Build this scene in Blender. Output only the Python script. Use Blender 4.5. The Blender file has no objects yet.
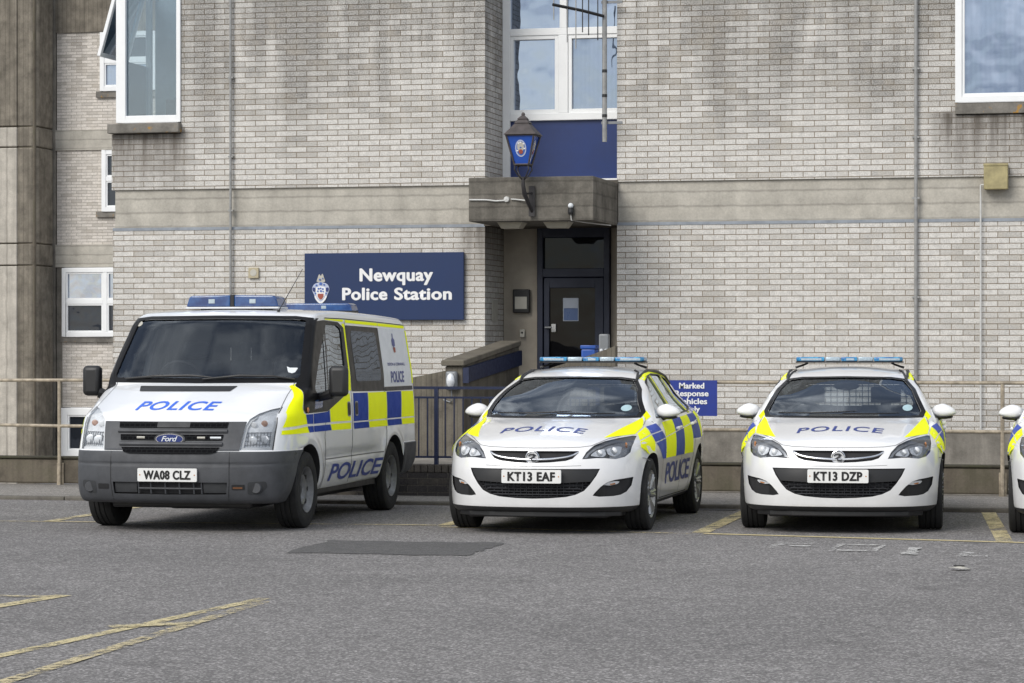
import bpy, bmesh, math, random
import numpy as np
from mathutils import Vector, Matrix
random.seed(7)
rng = np.random.default_rng(7)
S = bpy.context.scene
C = S.collection

# ------------------------------------------------------------------ helpers
def link(name, me, mat=None, parent=None, loc=None):
    o = bpy.data.objects.new(name, me)
    C.objects.link(o)
    if mat is not None and not me.materials:
        me.materials.append(mat)
    if parent is not None:
        o.parent = parent
    if loc is not None:
        o.location = loc
    return o

def tag(o, label=None, cat=None, group=None, kind=None):
    if label: o['label'] = label
    if cat: o['category'] = cat
    if group: o['group'] = group
    if kind: o['kind'] = kind
    return o

def thing(name, label, cat, loc=(0, 0, 0), rz=0.0, group=None):
    o = bpy.data.objects.new(name, None)
    C.objects.link(o)
    o.empty_display_size = 0.2
    o.location = loc
    o.rotation_euler = (0, 0, rz)
    return tag(o, label, cat, group)

def copy_tree(o, parent=None):
    c = o.copy()
    C.objects.link(c)
    if parent is not None:
        c.parent = parent
    for ch in list(o.children):
        copy_tree(ch, c)
    return c

class MB:
    """collects simple solids into one mesh"""
    def __init__(s):
        s.v = []; s.f = []
    def add(s, vs, fs):
        n = len(s.v)
        s.v += [tuple(v) for v in vs]
        s.f += [tuple(i + n for i in f) for f in fs]
        return s
    def box(s, x0, x1, y0, y1, z0, z1):
        return s.add([(x0,y0,z0),(x1,y0,z0),(x1,y1,z0),(x0,y1,z0),(x0,y0,z1),(x1,y0,z1),(x1,y1,z1),(x0,y1,z1)],
                     [(0,3,2,1),(4,5,6,7),(0,1,5,4),(1,2,6,5),(2,3,7,6),(3,0,4,7)])
    def tube(s, pts, r, n=8, cap=True):
        pts = [Vector(p) for p in pts]
        rs = r if isinstance(r, (list, tuple)) else [r] * len(pts)
        rings = []
        up = None
        for i, p in enumerate(pts):
            d = (pts[min(i+1, len(pts)-1)] - pts[max(i-1, 0)]).normalized()
            if up is None:
                up = Vector((0,0,1)) if abs(d.z) < 0.9 else Vector((1,0,0))
            a = d.cross(up).normalized(); b = a.cross(d).normalized(); up = b
            rings.append([p + (a*math.cos(2*math.pi*k/n) + b*math.sin(2*math.pi*k/n))*rs[i] for k in range(n)])
        vs = [v for rg in rings for v in rg]; fs = []
        for i in range(len(rings)-1):
            for k in range(n):
                fs.append((i*n+k, i*n+(k+1)%n, (i+1)*n+(k+1)%n, (i+1)*n+k))
        if cap:
            fs.append(tuple(range(n))[::-1]); fs.append(tuple((len(rings)-1)*n+k for k in range(n)))
        return s.add(vs, fs)
    def prism(s, poly, axis, a, b):
        """poly: 2d points extruded along axis ('x': (y,z); 'y': (x,z); 'z': (x,y)) from a to b"""
        n = len(poly)
        def mk(p, t):
            return {'x': (t, p[0], p[1]), 'y': (p[0], t, p[1]), 'z': (p[0], p[1], t)}[axis]
        vs = [mk(p, a) for p in poly] + [mk(p, b) for p in poly]
        fs = [tuple(range(n))[::-1], tuple(range(n, 2*n))]
        fs += [(i, (i+1) % n, n+(i+1) % n, n+i) for i in range(n)]
        return s.add(vs, fs)
    def lathe(s, prof, centre, axis='x', n=32):
        """prof: (r, t) pairs turned round the axis through centre"""
        cx, cy, cz = centre; vs = []; fs = []; m = len(prof)
        for k in range(n):
            a = 2*math.pi*k/n; ca, sa = math.cos(a), math.sin(a)
            for r, t in prof:
                if axis == 'x': vs.append((cx+t, cy+r*ca, cz+r*sa))
                elif axis == 'y': vs.append((cx+r*ca, cy+t, cz+r*sa))
                else: vs.append((cx+r*ca, cy+r*sa, cz+t))
        for k in range(n):
            for i in range(m-1):
                fs.append((k*m+i, k*m+i+1, ((k+1) % n)*m+i+1, ((k+1) % n)*m+i))
        return s.add(vs, fs)
    def ellipsoid(s, c, r, nu=20, nv=12, fn=None):
        vs = []; fs = []
        for j in range(nv+1):
            t = math.pi*j/nv
            for i in range(nu):
                p = 2*math.pi*i/nu
                v = Vector((math.sin(t)*math.cos(p), math.sin(t)*math.sin(p), math.cos(t)))
                if fn: v = fn(v)
                vs.append((c[0]+r[0]*v.x, c[1]+r[1]*v.y, c[2]+r[2]*v.z))
        for j in range(nv):
            for i in range(nu):
                fs.append((j*nu+i, (j+1)*nu+i, (j+1)*nu+(i+1) % nu, j*nu+(i+1) % nu))
        return s.add(vs, fs)
    def build(s, name, mat, parent=None, bevel=0, smooth=False, uv=False, angle=35, seg=2):
        me = bpy.data.meshes.new(name)
        me.from_pydata(s.v, [], s.f)
        bm = bmesh.new(); bm.from_mesh(me)
        bmesh.ops.remove_doubles(bm, verts=bm.verts, dist=1e-5)
        bmesh.ops.recalc_face_normals(bm, faces=bm.faces)
        if bevel:
            ed = [e for e in bm.edges if len(e.link_faces) == 2 and e.calc_face_angle(0) > math.radians(30)]
            rb = set(bmesh.ops.bevel(bm, geom=ed, offset=bevel, segments=seg, profile=0.5, affect='EDGES', clamp_overlap=True)['faces'])
        for f in bm.faces: f.smooth = smooth or (bool(bevel) and seg > 1 and f in rb)
        for e in bm.edges:
            if len(e.link_faces) == 2 and e.calc_face_angle(0) > math.radians(angle): e.smooth = False
        if uv: box_uv(bm)
        bm.to_mesh(me); bm.free()
        return link(name, me, mat, parent)

def box_uv(bm):
    """metre-scaled uv by dominant face direction"""
    uvl = bm.loops.layers.uv.verify()
    for f in bm.faces:
        n = f.normal
        ax = max(range(3), key=lambda i: abs(n[i]))
        for l in f.loops:
            c = l.vert.co
            l[uvl].uv = (c.y, c.z) if ax == 0 else ((c.x, c.z) if ax == 1 else (c.x, c.y))

def rnd(poly, r, n=4):
    """round the corners of a 2d polygon; r one radius or a list"""
    out = []; m = len(poly)
    for i in range(m):
        p = Vector(poly[i]); a = Vector(poly[i-1]); b = Vector(poly[(i+1) % m])
        ri = r[i] if isinstance(r, (list, tuple)) else r
        if ri <= 0: out.append(tuple(p)); continue
        da = (a-p); db = (b-p)
        k = min(ri, da.length*0.45, db.length*0.45)
        s = p + da.normalized()*k; e = p + db.normalized()*k
        for t in range(n+1):
            t /= n
            q = s*(1-t)**2 + p*2*t*(1-t) + e*t*t
            out.append(tuple(q))
    return out

def mirror(poly):
    return [(-x, z) for x, z in poly][::-1]

def spline(pts, n=8, closed=False):
    """Catmull-Rom through 2d points"""
    P = [np.array(p, float) for p in pts]; out = []
    m = len(P); rngi = range(m) if closed else range(m-1)
    for i in rngi:
        p1, p2 = P[i], P[(i+1) % m]
        p0 = P[i-1] if (closed or i > 0) else 2*p1-p2
        p3 = P[(i+2) % m] if (closed or i < m-2) else 2*p2-p1
        # centripetal-ish: limit tangents for uneven spacing
        d1 = np.linalg.norm(p1-p0)+1e-9; d2 = np.linalg.norm(p2-p1)+1e-9; d3 = np.linalg.norm(p3-p2)+1e-9
        t1 = (p2-p0)/(d1+d2)*d2; t2 = (p3-p1)/(d2+d3)*d2
        for k in range(n):
            t = k/n
            h00 = 2*t**3-3*t**2+1; h10 = t**3-2*t**2+t; h01 = -2*t**3+3*t**2; h11 = t**3-t**2
            out.append(tuple(h00*p1+h10*t1+h01*p2+h11*t2))
    if not closed: out.append(tuple(P[-1]))
    return out

def bold_flat(name, bm, mat, parent, origin, xa, ya, d):
    """heavy lettering: the same outline laid down with small side steps, each a hair prouder"""
    src = bpy.data.meshes.new('tmp'); bm.to_mesh(src); bm.free()
    out = bmesh.new(); o = Vector(origin); xa = Vector(xa); ya = Vector(ya); n = xa.cross(ya)
    for k, (dx, dy) in enumerate(((0,0),(-d,0),(d,0),(0,-d*.6),(0,d*.6))):
        b = bmesh.new(); b.from_mesh(src)
        for v in b.verts: v.co = o+xa*(v.co.x+dx)+ya*(v.co.y+dy)+n*(.0005*k)
        t = bpy.data.meshes.new('tmp'); b.to_mesh(t); b.free(); out.from_mesh(t); bpy.data.meshes.remove(t)
    bpy.data.meshes.remove(src); out.normal_update()
    for f in out.faces:
        if f.normal.dot(n) < 0: f.normal_flip()
    me = bpy.data.meshes.new(name); out.to_mesh(me); out.free()
    return link(name, me, mat, parent)

# ------------------------------------------------------------------ car shells as distance fields
def sstep(a, b, v):
    t = np.clip((v-a)/(b-a), 0, 1)
    return t*t*(3-2*t)

def poly_sdf_grid(poly, y0, y1, z0, z1, h):
    ys = np.arange(y0, y1+h, h); zs = np.arange(z0, z1+h, h)
    Y, Z = np.meshgrid(ys, zs, indexing='ij')
    P = np.array(poly); Q = np.roll(P, -1, axis=0)
    best = np.full(Y.shape, 1e9); inside = np.zeros(Y.shape, bool)
    for (ay, az), (by, bz) in zip(P, Q):
        dy, dz = by-ay, bz-az
        t = np.clip(((Y-ay)*dy+(Z-az)*dz)/(dy*dy+dz*dz+1e-12), 0, 1)
        best = np.minimum(best, (Y-ay-t*dy)**2+(Z-az-t*dz)**2)
        if abs(bz-az) > 1e-12:
            inside ^= ((az > Z) != (bz > Z)) & (Y < (by-ay)*(Z-az)/(bz-az)+ay)
    d = np.sqrt(best)
    return np.where(inside, -d, d), y0, z0, h

def bilin(g, y, z):
    A, y0, z0, h = g
    fy = np.clip((y-y0)/h, 0, A.shape[0]-1.001); fz = np.clip((z-z0)/h, 0, A.shape[1]-1.001)
    i = fy.astype(int); j = fz.astype(int); a = fy-i; b = fz-j
    return A[i,j]*(1-a)*(1-b)+A[i+1,j]*a*(1-b)+A[i,j+1]*(1-a)*b+A[i+1,j+1]*a*b

def curve1(pts, n=12):
    """smooth 1d interpolant from (t, value) pairs"""
    s = np.array(spline(pts, n)); 
    return lambda t: np.interp(t, s[:,0], s[:,1])

def smax(a, b, k):
    h = np.clip(0.5-0.5*(b-a)/k, 0, 1)
    return b*(1-h)+a*h+k*h*(1-h)

class Shell:
    def __init__(s, sdf, core, ext):
        s.sdf = sdf; s.core = core; s.ext = ext
    def grad(s, P, e=0.004):
        g = np.stack([s.sdf(P+np.eye(3)[i]*e)-s.sdf(P-np.eye(3)[i]*e) for i in range(3)], 1)
        return g/(np.linalg.norm(g, axis=1, keepdims=True)+1e-9)
    def march(s, A, B, sdf=None, N=90):
        """first crossing going from A to B"""
        sdf = sdf or s.sdf
        D = B-A; L = np.linalg.norm(D, axis=1)
        t = np.zeros(len(A))
        for _ in range(N):
            d = sdf(A+D*t[:,None])
            t = np.clip(t+np.where(np.abs(d) > 1e-5, d*0.6, 0)/L, 0, 1)
        return A+D*t[:,None]
    def box_mesh(s, xs, ys, zs, core=None, sdf=None):
        """closed quad grid on the ext box, pulled in to the surface"""
        (x0,x1),(y0,y1),(z0,z1) = core or s.core
        nx, ny, nz = len(xs), len(ys), len(zs)
        idx = {}; V = []
        def vid(i,j,k):
            if (i,j,k) not in idx:
                idx[(i,j,k)] = len(V); V.append((i,j,k))
            return idx[(i,j,k)]
        F = []
        for i in range(nx-1):
            for j in range(ny-1):
                F.append((vid(i,j,0),vid(i,j+1,0),vid(i+1,j+1,0),vid(i+1,j,0)))
                F.append((vid(i,j,nz-1),vid(i+1,j,nz-1),vid(i+1,j+1,nz-1),vid(i,j+1,nz-1)))
        for i in range(nx-1):
            for k in range(nz-1):
                F.append((vid(i,0,k),vid(i+1,0,k),vid(i+1,0,k+1),vid(i,0,k+1)))
                F.append((vid(i,ny-1,k),vid(i,ny-1,k+1),vid(i+1,ny-1,k+1),vid(i+1,ny-1,k)))
        for j in range(ny-1):
            for k in range(nz-1):
                F.append((vid(0,j,k),vid(0,j,k+1),vid(0,j+1,k+1),vid(0,j+1,k)))
                F.append((vid(nx-1,j,k),vid(nx-1,j+1,k),vid(nx-1,j+1,k+1),vid(nx-1,j,k+1)))
        I = np.array(V)
        xs, ys, zs = map(np.array, (xs, ys, zs))
        A = np.stack([xs[I[:,0]], ys[I[:,1]], zs[I[:,2]]], 1)
        f = (A-np.array([xs[0],ys[0],zs[0]]))/np.array([xs[-1]-xs[0],ys[-1]-ys[0],zs[-1]-zs[0]])
        B = np.array([x0,y0,z0])+f*np.array([x1-x0,y1-y0,z1-z0])
        return s.march(A, B, sdf), F
    # ---- projected patches
    def project(s, UV, side, off=0.0):
        """UV (n,2) -> surface points seen from 'front' (x,z), 'right'/'left' (y,z), 'top' (x,y), 'rear'"""
        UV = np.array(UV, float); n = len(UV)
        (x0,x1),(y0,y1),(z0,z1) = s.ext
        one = np.ones(n); m = (y0+y1)/2
        if side == 'front': A = np.stack([UV[:,0], y0*one, UV[:,1]],1); B = np.stack([UV[:,0], m*one, UV[:,1]],1)
        elif side == 'rear': A = np.stack([UV[:,0], y1*one, UV[:,1]],1); B = np.stack([UV[:,0], m*one, UV[:,1]],1)
        elif side == 'right': A = np.stack([x1*one, UV[:,0], UV[:,1]],1); B = np.stack([0*one, UV[:,0], UV[:,1]],1)
        elif side == 'left': A = np.stack([x0*one, UV[:,0], UV[:,1]],1); B = np.stack([0*one, UV[:,0], UV[:,1]],1)
        else: A = np.stack([UV[:,0], UV[:,1], z1*one],1); B = np.stack([UV[:,0], UV[:,1], 0.3*one],1)
        P = s.march(A, B)
        G = s.grad(P)
        return P+G*off, G

def cut_poly(poly, step):
    """bmesh of the flat polygon (u,v,0), sliced by a grid"""
    bm = bmesh.new()
    vs = [bm.verts.new((p[0], p[1], 0)) for p in poly]
    es = [bm.edges.new((vs[i], vs[(i+1) % len(vs)])) for i in range(len(vs))]
    bmesh.ops.triangle_fill(bm, edges=es, use_beauty=True, use_dissolve=True)
    slice_bm(bm, step)
    return bm

def slice_bm(bm, step):
    for ax in (0, 1):
        lo = min(v.co[ax] for v in bm.verts); hi = max(v.co[ax] for v in bm.verts)
        n = int((hi-lo)/step)
        for k in range(1, n+1):
            c = [0,0,0]; c[ax] = lo+(hi-lo)*k/(n+1); nn = [0,0,0]; nn[ax] = 1
            bmesh.ops.bisect_plane(bm, geom=bm.verts[:]+bm.edges[:]+bm.faces[:], plane_co=c, plane_no=nn, dist=1e-6)

def sheet(name, shell, bm, side, off, mat, parent, flip_x=False, normals=True, thick=0):
    """project a flat bmesh onto a shell"""
    bmesh.ops.triangulate(bm, faces=[f for f in bm.faces if len(f.verts) > 4])
    bm.verts.ensure_lookup_table()
    UV = np.array([(v.co.x, v.co.y) for v in bm.verts])
    P, G = shell.project(UV, side, off)
    for v, p in zip(bm.verts, P): v.co = p
    me = bpy.data.meshes.new(name)
    for f in bm.faces:
        f.smooth = True
    bm.normal_update()
    # orient outwards
    bm.verts.index_update()
    for f in bm.faces:
        g = Vector(G[f.verts[0].index])
        if f.normal.dot(g) < 0: f.normal_flip()
    bm.to_mesh(me); bm.free()
    if normals and len(me.vertices):
        me.normals_split_custom_set_from_vertices([tuple(g) for g in G])
    return link(name, me, mat, parent)

def patch(name, shell, poly, side, mat, parent, off=0.003, step=0.035):
    return sheet(name, shell, cut_poly(poly, step), side, off, mat, parent)

def multi_patch(name, shell, polys, side, mat, parent, off=0.003, step=0.035):
    bm = bmesh.new()
    for p in polys:
        b = cut_poly(p, step); t = bpy.data.meshes.new('tmp'); b.to_mesh(t); b.free()
        bm.from_mesh(t); bpy.data.meshes.remove(t)
    return sheet(name, shell, bm, side, off, mat, parent)

def ribbon(pts, w):
    """2d polyline -> list of quads as polygons"""
    out = []
    P = [Vector(p) for p in pts]
    for a, b in zip(P, P[1:]):
        d = (b-a).normalized(); n = Vector((-d.y, d.x))*w/2; e = d*w*0.15
        out.append([tuple(a-n-e), tuple(b-n+e), tuple(b+n+e), tuple(a+n-e)])
    return out

def seam(name, shell, lines, side, mat, parent, w=0.007, off=0.0022, step=0.05):
    polys = []
    for l in lines: polys += ribbon(l, w)
    return multi_patch(name, shell, polys, side, mat, parent, off, step)

def cutter(shell, poly, side, out, inn, step=0.04):
    """closed solid straddling the surface under the polygon; returns (verts, faces)"""
    bm = cut_poly(poly, step)
    bmesh.ops.triangulate(bm, faces=bm.faces[:])
    bmesh.ops.remove_doubles(bm, verts=bm.verts, dist=1e-5)
    bm.verts.index_update(); bm.edges.index_update()
    UV = np.array([(v.co.x, v.co.y) for v in bm.verts])
    P, G = shell.project(UV, side, 0)
    d = {'front': (0,-1,0), 'rear': (0,1,0), 'right': (1,0,0), 'left': (-1,0,0), 'top': (0,0,1)}[side]
    d = np.array(d, float)
    n = len(UV)
    V = [tuple(p) for p in P+d*out]+[tuple(p) for p in P-d*inn]
    F = []
    for f in bm.faces:
        ids = [v.index for v in f.verts]
        F.append(tuple(ids)); F.append(tuple(i+n for i in ids[::-1]))
    for e in bm.edges:
        if len(e.link_faces) == 1:
            l = e.link_loops[0]; a = l.vert.index; b = l.link_loop_next.vert.index
            F.append((b, a, a+n, b+n))
    bm.free()
    return V, F

def mesh_obj(V, F, name='tmp'):
    me = bpy.data.meshes.new(name); me.from_pydata([tuple(v) for v in V], [], F)
    bm = bmesh.new(); bm.from_mesh(me); bmesh.ops.recalc_face_normals(bm, faces=bm.faces)
    bm.to_mesh(me); bm.free()
    o = bpy.data.objects.new(name, me); C.objects.link(o)
    return o

def subtract(o, cutters):
    """apply boolean differences; cutters are (V,F)"""
    for V, F in cutters:
        c = mesh_obj(V, F, 'cutter')
        m = o.modifiers.new('b', 'BOOLEAN'); m.operation = 'DIFFERENCE'; m.object = c
        m.solver = 'MANIFOLD'
        dg = bpy.context.evaluated_depsgraph_get()
        me = bpy.data.meshes.new_from_object(o.evaluated_get(dg))
        if len(me.polygons) == 0 or len(me.polygons) == len(o.data.polygons):
            m.solver = 'EXACT'
            dg = bpy.context.evaluated_depsgraph_get()
            me = bpy.data.meshes.new_from_object(o.evaluated_get(dg))
        o.modifiers.clear()
        old = o.data; o.data = me
        bpy.data.meshes.remove(old)
        cm = c.data; bpy.data.objects.remove(c); bpy.data.meshes.remove(cm)
    return o

def shade_from_sdf(o, shell, tol=0.006):
    """smooth shading with the distance field's own normals on the outer skin, flat elsewhere"""
    me = o.data
    n = len(me.vertices); co = np.empty(n*3); me.vertices.foreach_get('co', co); co = co.reshape(-1,3)
    d = np.abs(shell.sdf(co)); G = shell.grad(co)
    out = []
    me.polygons.foreach_set('use_smooth', [True]*len(me.polygons))
    for p in me.polygons:
        fn = np.array(p.normal)
        for li in p.loop_indices:
            vi = me.loops[li].vertex_index
            if d[vi] < tol and G[vi].dot(fn) > 0.75: out.append(tuple(G[vi]))
            else: out.append(tuple(fn))
    me.normals_split_custom_set(out)

def text_bm(s, size=1.0, bold=0.0, shear=0.0, spacing=1.0, align='CENTER', res=4, line=1.0):
    """text as a flat bmesh in (x,y)"""
    cu = bpy.data.curves.new('t', 'FONT'); cu.body = s; cu.size = size; cu.offset = bold
    cu.shear = shear; cu.space_character = spacing; cu.align_x = align; cu.resolution_u = res; cu.space_line = line
    o = bpy.data.objects.new('t', cu); C.objects.link(o)
    dg = bpy.context.evaluated_depsgraph_get()
    me = bpy.data.meshes.new_from_object(o.evaluated_get(dg))
    bm = bmesh.new(); bm.from_mesh(me)
    bpy.data.objects.remove(o); bpy.data.curves.remove(cu); bpy.data.meshes.remove(me)
    return bm

def fit_bm(bm, u0, u1, v0, v1, fn=None):
    """scale a flat bmesh into the rectangle, optional warp"""
    xs = [v.co.x for v in bm.verts]; ys = [v.co.y for v in bm.verts]
    ax, bx, ay, by = min(xs), max(xs), min(ys), max(ys)
    for v in bm.verts:
        u = u0+(v.co.x-ax)/(bx-ax)*(u1-u0); w = v0+(v.co.y-ay)/(by-ay)*(v1-v0)
        if fn: u, w = fn(u, w)
        v.co = (u, w, 0)
    return bm

def flat(name, bm, mat, parent, origin, xa, ya):
    """put a flat (u,v) bmesh in a plane"""
    o = Vector(origin); xa = Vector(xa); ya = Vector(ya)
    for v in bm.verts: v.co = o+xa*v.co.x+ya*v.co.y
    n = xa.cross(ya)
    bm.normal_update()
    for f in bm.faces:
        if f.normal.dot(n) < 0: f.normal_flip()
    me = bpy.data.meshes.new(name); bm.to_mesh(me); bm.free()
    return link(name, me, mat, parent)
# ------------------------------------------------------------------ estate car shell (x across, y back from the nose, z up)
def make_car_shell():
    prof = spline([(0.30,.185),(.10,.19),(.035,.22),(.012,.30),(.0,.40),(.0,.50),(.018,.60),(.05,.69),(.10,.765),(.19,.815),(.40,.878),(.70,.942),(.98,.985),(1.10,1.008)], 6)[:-1]
    prof += spline([(1.10,1.008),(1.25,1.07),(1.65,1.235),(1.95,1.345),(2.2,1.405),(2.6,1.44),(3.1,1.442),(3.7,1.41),(4.2,1.345),(4.38,1.29),(4.52,1.10),(4.62,.92),(4.68,.80),(4.698,.60),(4.68,.42),(4.6,.26),(4.4,.20)], 6)
    g = poly_sdf_grid(prof, -0.8, 5.6, -0.1, 1.9, 0.01)
    nose = curve1([(0,0),(.2,.012),(.4,.05),(.55,.115),(.65,.19),(.74,.30),(.80,.42),(.85,.57),(.89,.8),(.95,1.2),(1.2,2.2)])
    scr = curve1([(0,0),(.3,.03),(.5,.09),(.65,.17),(.8,.30),(1.0,.5),(1.2,.75)])
    w = curve1([(-.2,.78),(.17,.80),(.25,.845),(.35,.872),(.5,.892),(.68,.902),(.82,.896),(.92,.872),(.99,.835),(1.08,.775),(1.2,.705),(1.32,.632),(1.40,.58),(1.46,.53),(1.7,.3)])
    def sdf(P):
        x = np.abs(P[:,0]); y = P[:,1]; z = P[:,2]
        up = sstep(.80, 1.06, z)
        fr = 1-sstep(1.9, 2.7, y)
        sh = (nose(x)*(1-up)+scr(x)*up)*fr
        rr = sstep(2.9, 4.0, y)
        sh = sh-(0.16*(x/.8)**3)*rr
        crown = .045*(x/.7)**2*sstep(.7,.9,z)*(1-sstep(1.0,1.15,z))+.04*(x/.55)**2*sstep(1.15,1.35,z)
        # raised shoulders of the bonnet running back from the headlamp
        bon = sstep(.72,.85,z)*(1-sstep(.98,1.05,z))*fr
        crown = crown-.012*np.exp(-((x-.60)/.10)**2)*bon
        d1 = bilin(g, y-sh, z+crown)
        # arches swell the flanks
        ww = w(z)
        sw = .014*np.exp(-((y-.94)/.42)**2)+.016*np.exp(-((y-3.625)/.45)**2)
        ww = ww+sw*sstep(.2,.4,z)*(1-sstep(.72,.92,z))
        ww = ww-.085*sstep(3.5,4.6,y)-.092*sstep(2.2,4.2,y)*sstep(.93,1.2,z)-.09*sstep(.66,.92,z)*(1-sstep(.5,1.5,y))
        # crease along the doors
        ww = ww-.012*sstep(1.2,1.8,y)*(1-sstep(3.0,3.4,y))*np.exp(-((z-.48)/.12)**2)
        d2 = (x-ww)*.93
        return smax(d1, d2, .055-.025*sstep(1.0,1.25,z))
    ext = ((-1.15,1.15),(-.25,5.0),(.05,1.75))
    return Shell(sdf, ((-.45,.45),(1.2,3.9),(.55,.72)), ext)

# ------------------------------------------------------------------ van shell
def make_van_shell():
    prof = spline([(.5,.27),(.12,.265),(.05,.285),(.02,.34),(.0,.45),(.0,.60),(.012,.69),(.04,.77),(.085,.88),(.13,.965),(.18,1.03),(.30,1.095),(.50,1.175),(.70,1.25),(.86,1.305)], 6)[:-1]
    prof += spline([(.86,1.305),(.93,1.37),(1.15,1.625),(1.34,1.845),(1.39,1.885)],6)[:-1]
    prof += spline([(1.39,1.885),(1.46,1.928),(1.62,1.965),(2.0,1.985),(2.5,1.990),(3.5,1.978),(4.5,1.952),(4.72,1.93),(4.80,1.86),(4.83,1.6),(4.863,1.0),(4.863,.6),(4.85,.45),(4.7,.36),(4.3,.34)],6)
    g = poly_sdf_grid(prof, -0.8, 5.8, -0.1, 2.6, 0.01)
    nose = curve1([(0,0),(.3,.014),(.5,.04),(.65,.075),(.76,.115),(.85,.17),(.91,.23),(.95,.31),(.985,.45),(1.02,.8),(1.3,2.5)])
    scr = curve1([(0,0),(.3,.012),(.5,.035),(.7,.075),(.85,.12),(.95,.17),(1.2,.4)])
    w = curve1([(-.2,.85),(.26,.90),(.36,.945),(.5,.98),(.65,.995),(.8,.995),(1.0,.993),(1.15,.985),(1.3,.968),(1.45,.945),(1.7,.905),(1.85,.88),(1.93,.86),(2.3,.7)])
    def sdf(P):
        x = np.abs(P[:,0]); y = P[:,1]; z = P[:,2]
        up = sstep(1.0, 1.35, z)
        fr = 1-sstep(1.9, 2.8, y)
        sh = (nose(x)*(1-up)+scr(x)*up)*fr
        sh = sh-(0.06*(x/.95)**4)*sstep(3.2,4.4,y)
        crown = .03*(x/.8)**2*sstep(.95,1.1,z)*(1-sstep(1.25,1.4,z))+.018*(x/.75)**2*sstep(1.5,1.8,z)
        d1 = bilin(g, y-sh, z+crown)
        ww = w(z)
        # body sides straighten behind the cab, wheel arch lips
        lip = np.sqrt((y-.93)**2+(z-.34)**2); lip2 = np.sqrt((y-3.863)**2+(z-.34)**2)
        ww = ww+.022*np.exp(-((lip-.46)/.07)**2)*sstep(.3,.4,z)*np.maximum(sstep(.72,.76,z), sstep(.93,1.0,y))+.022*np.exp(-((lip2-.44)/.07)**2)*sstep(.3,.4,z)
        ww = ww+.012*sstep(1.9,2.6,y)*sstep(1.2,1.4,z)
        # shallow swage between the arches
        ww = ww-.012*np.exp(-((z-.62)/.05)**2)*sstep(1.35,1.6,y)*(1-sstep(3.1,3.4,y))
        d2 = (x-ww)*.95
        prd = (1-sstep(.702,.720,z))*(1-sstep(.80,.84,y))+(1-sstep(.655,.67,z))*sstep(4.2,4.24,y)
        d = smax(d1, d2, .045)-.014*prd
        # crease along the bumper
        return d+.006*np.exp(-((z-.60)/.012)**2)*(1-sstep(.7,.8,y))
    ext = ((-1.25,1.25),(-.25,5.15),(.1,2.3))
    return Shell(sdf, ((-.5,.5),(1.3,4.3),(.6,.9)), ext)

def axis_steps(pts):
    """pts: (position, step) pairs, linear change of step"""
    out = [pts[0][0]]
    while out[-1] < pts[-1][0]-1e-6:
        t = out[-1]
        st = np.interp(t, [p[0] for p in pts], [p[1] for p in pts])
        out.append(t+st)
    f = (pts[-1][0]-pts[0][0])/(out[-1]-pts[0][0])
    return [pts[0][0]+(o-pts[0][0])*f for o in out]
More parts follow.
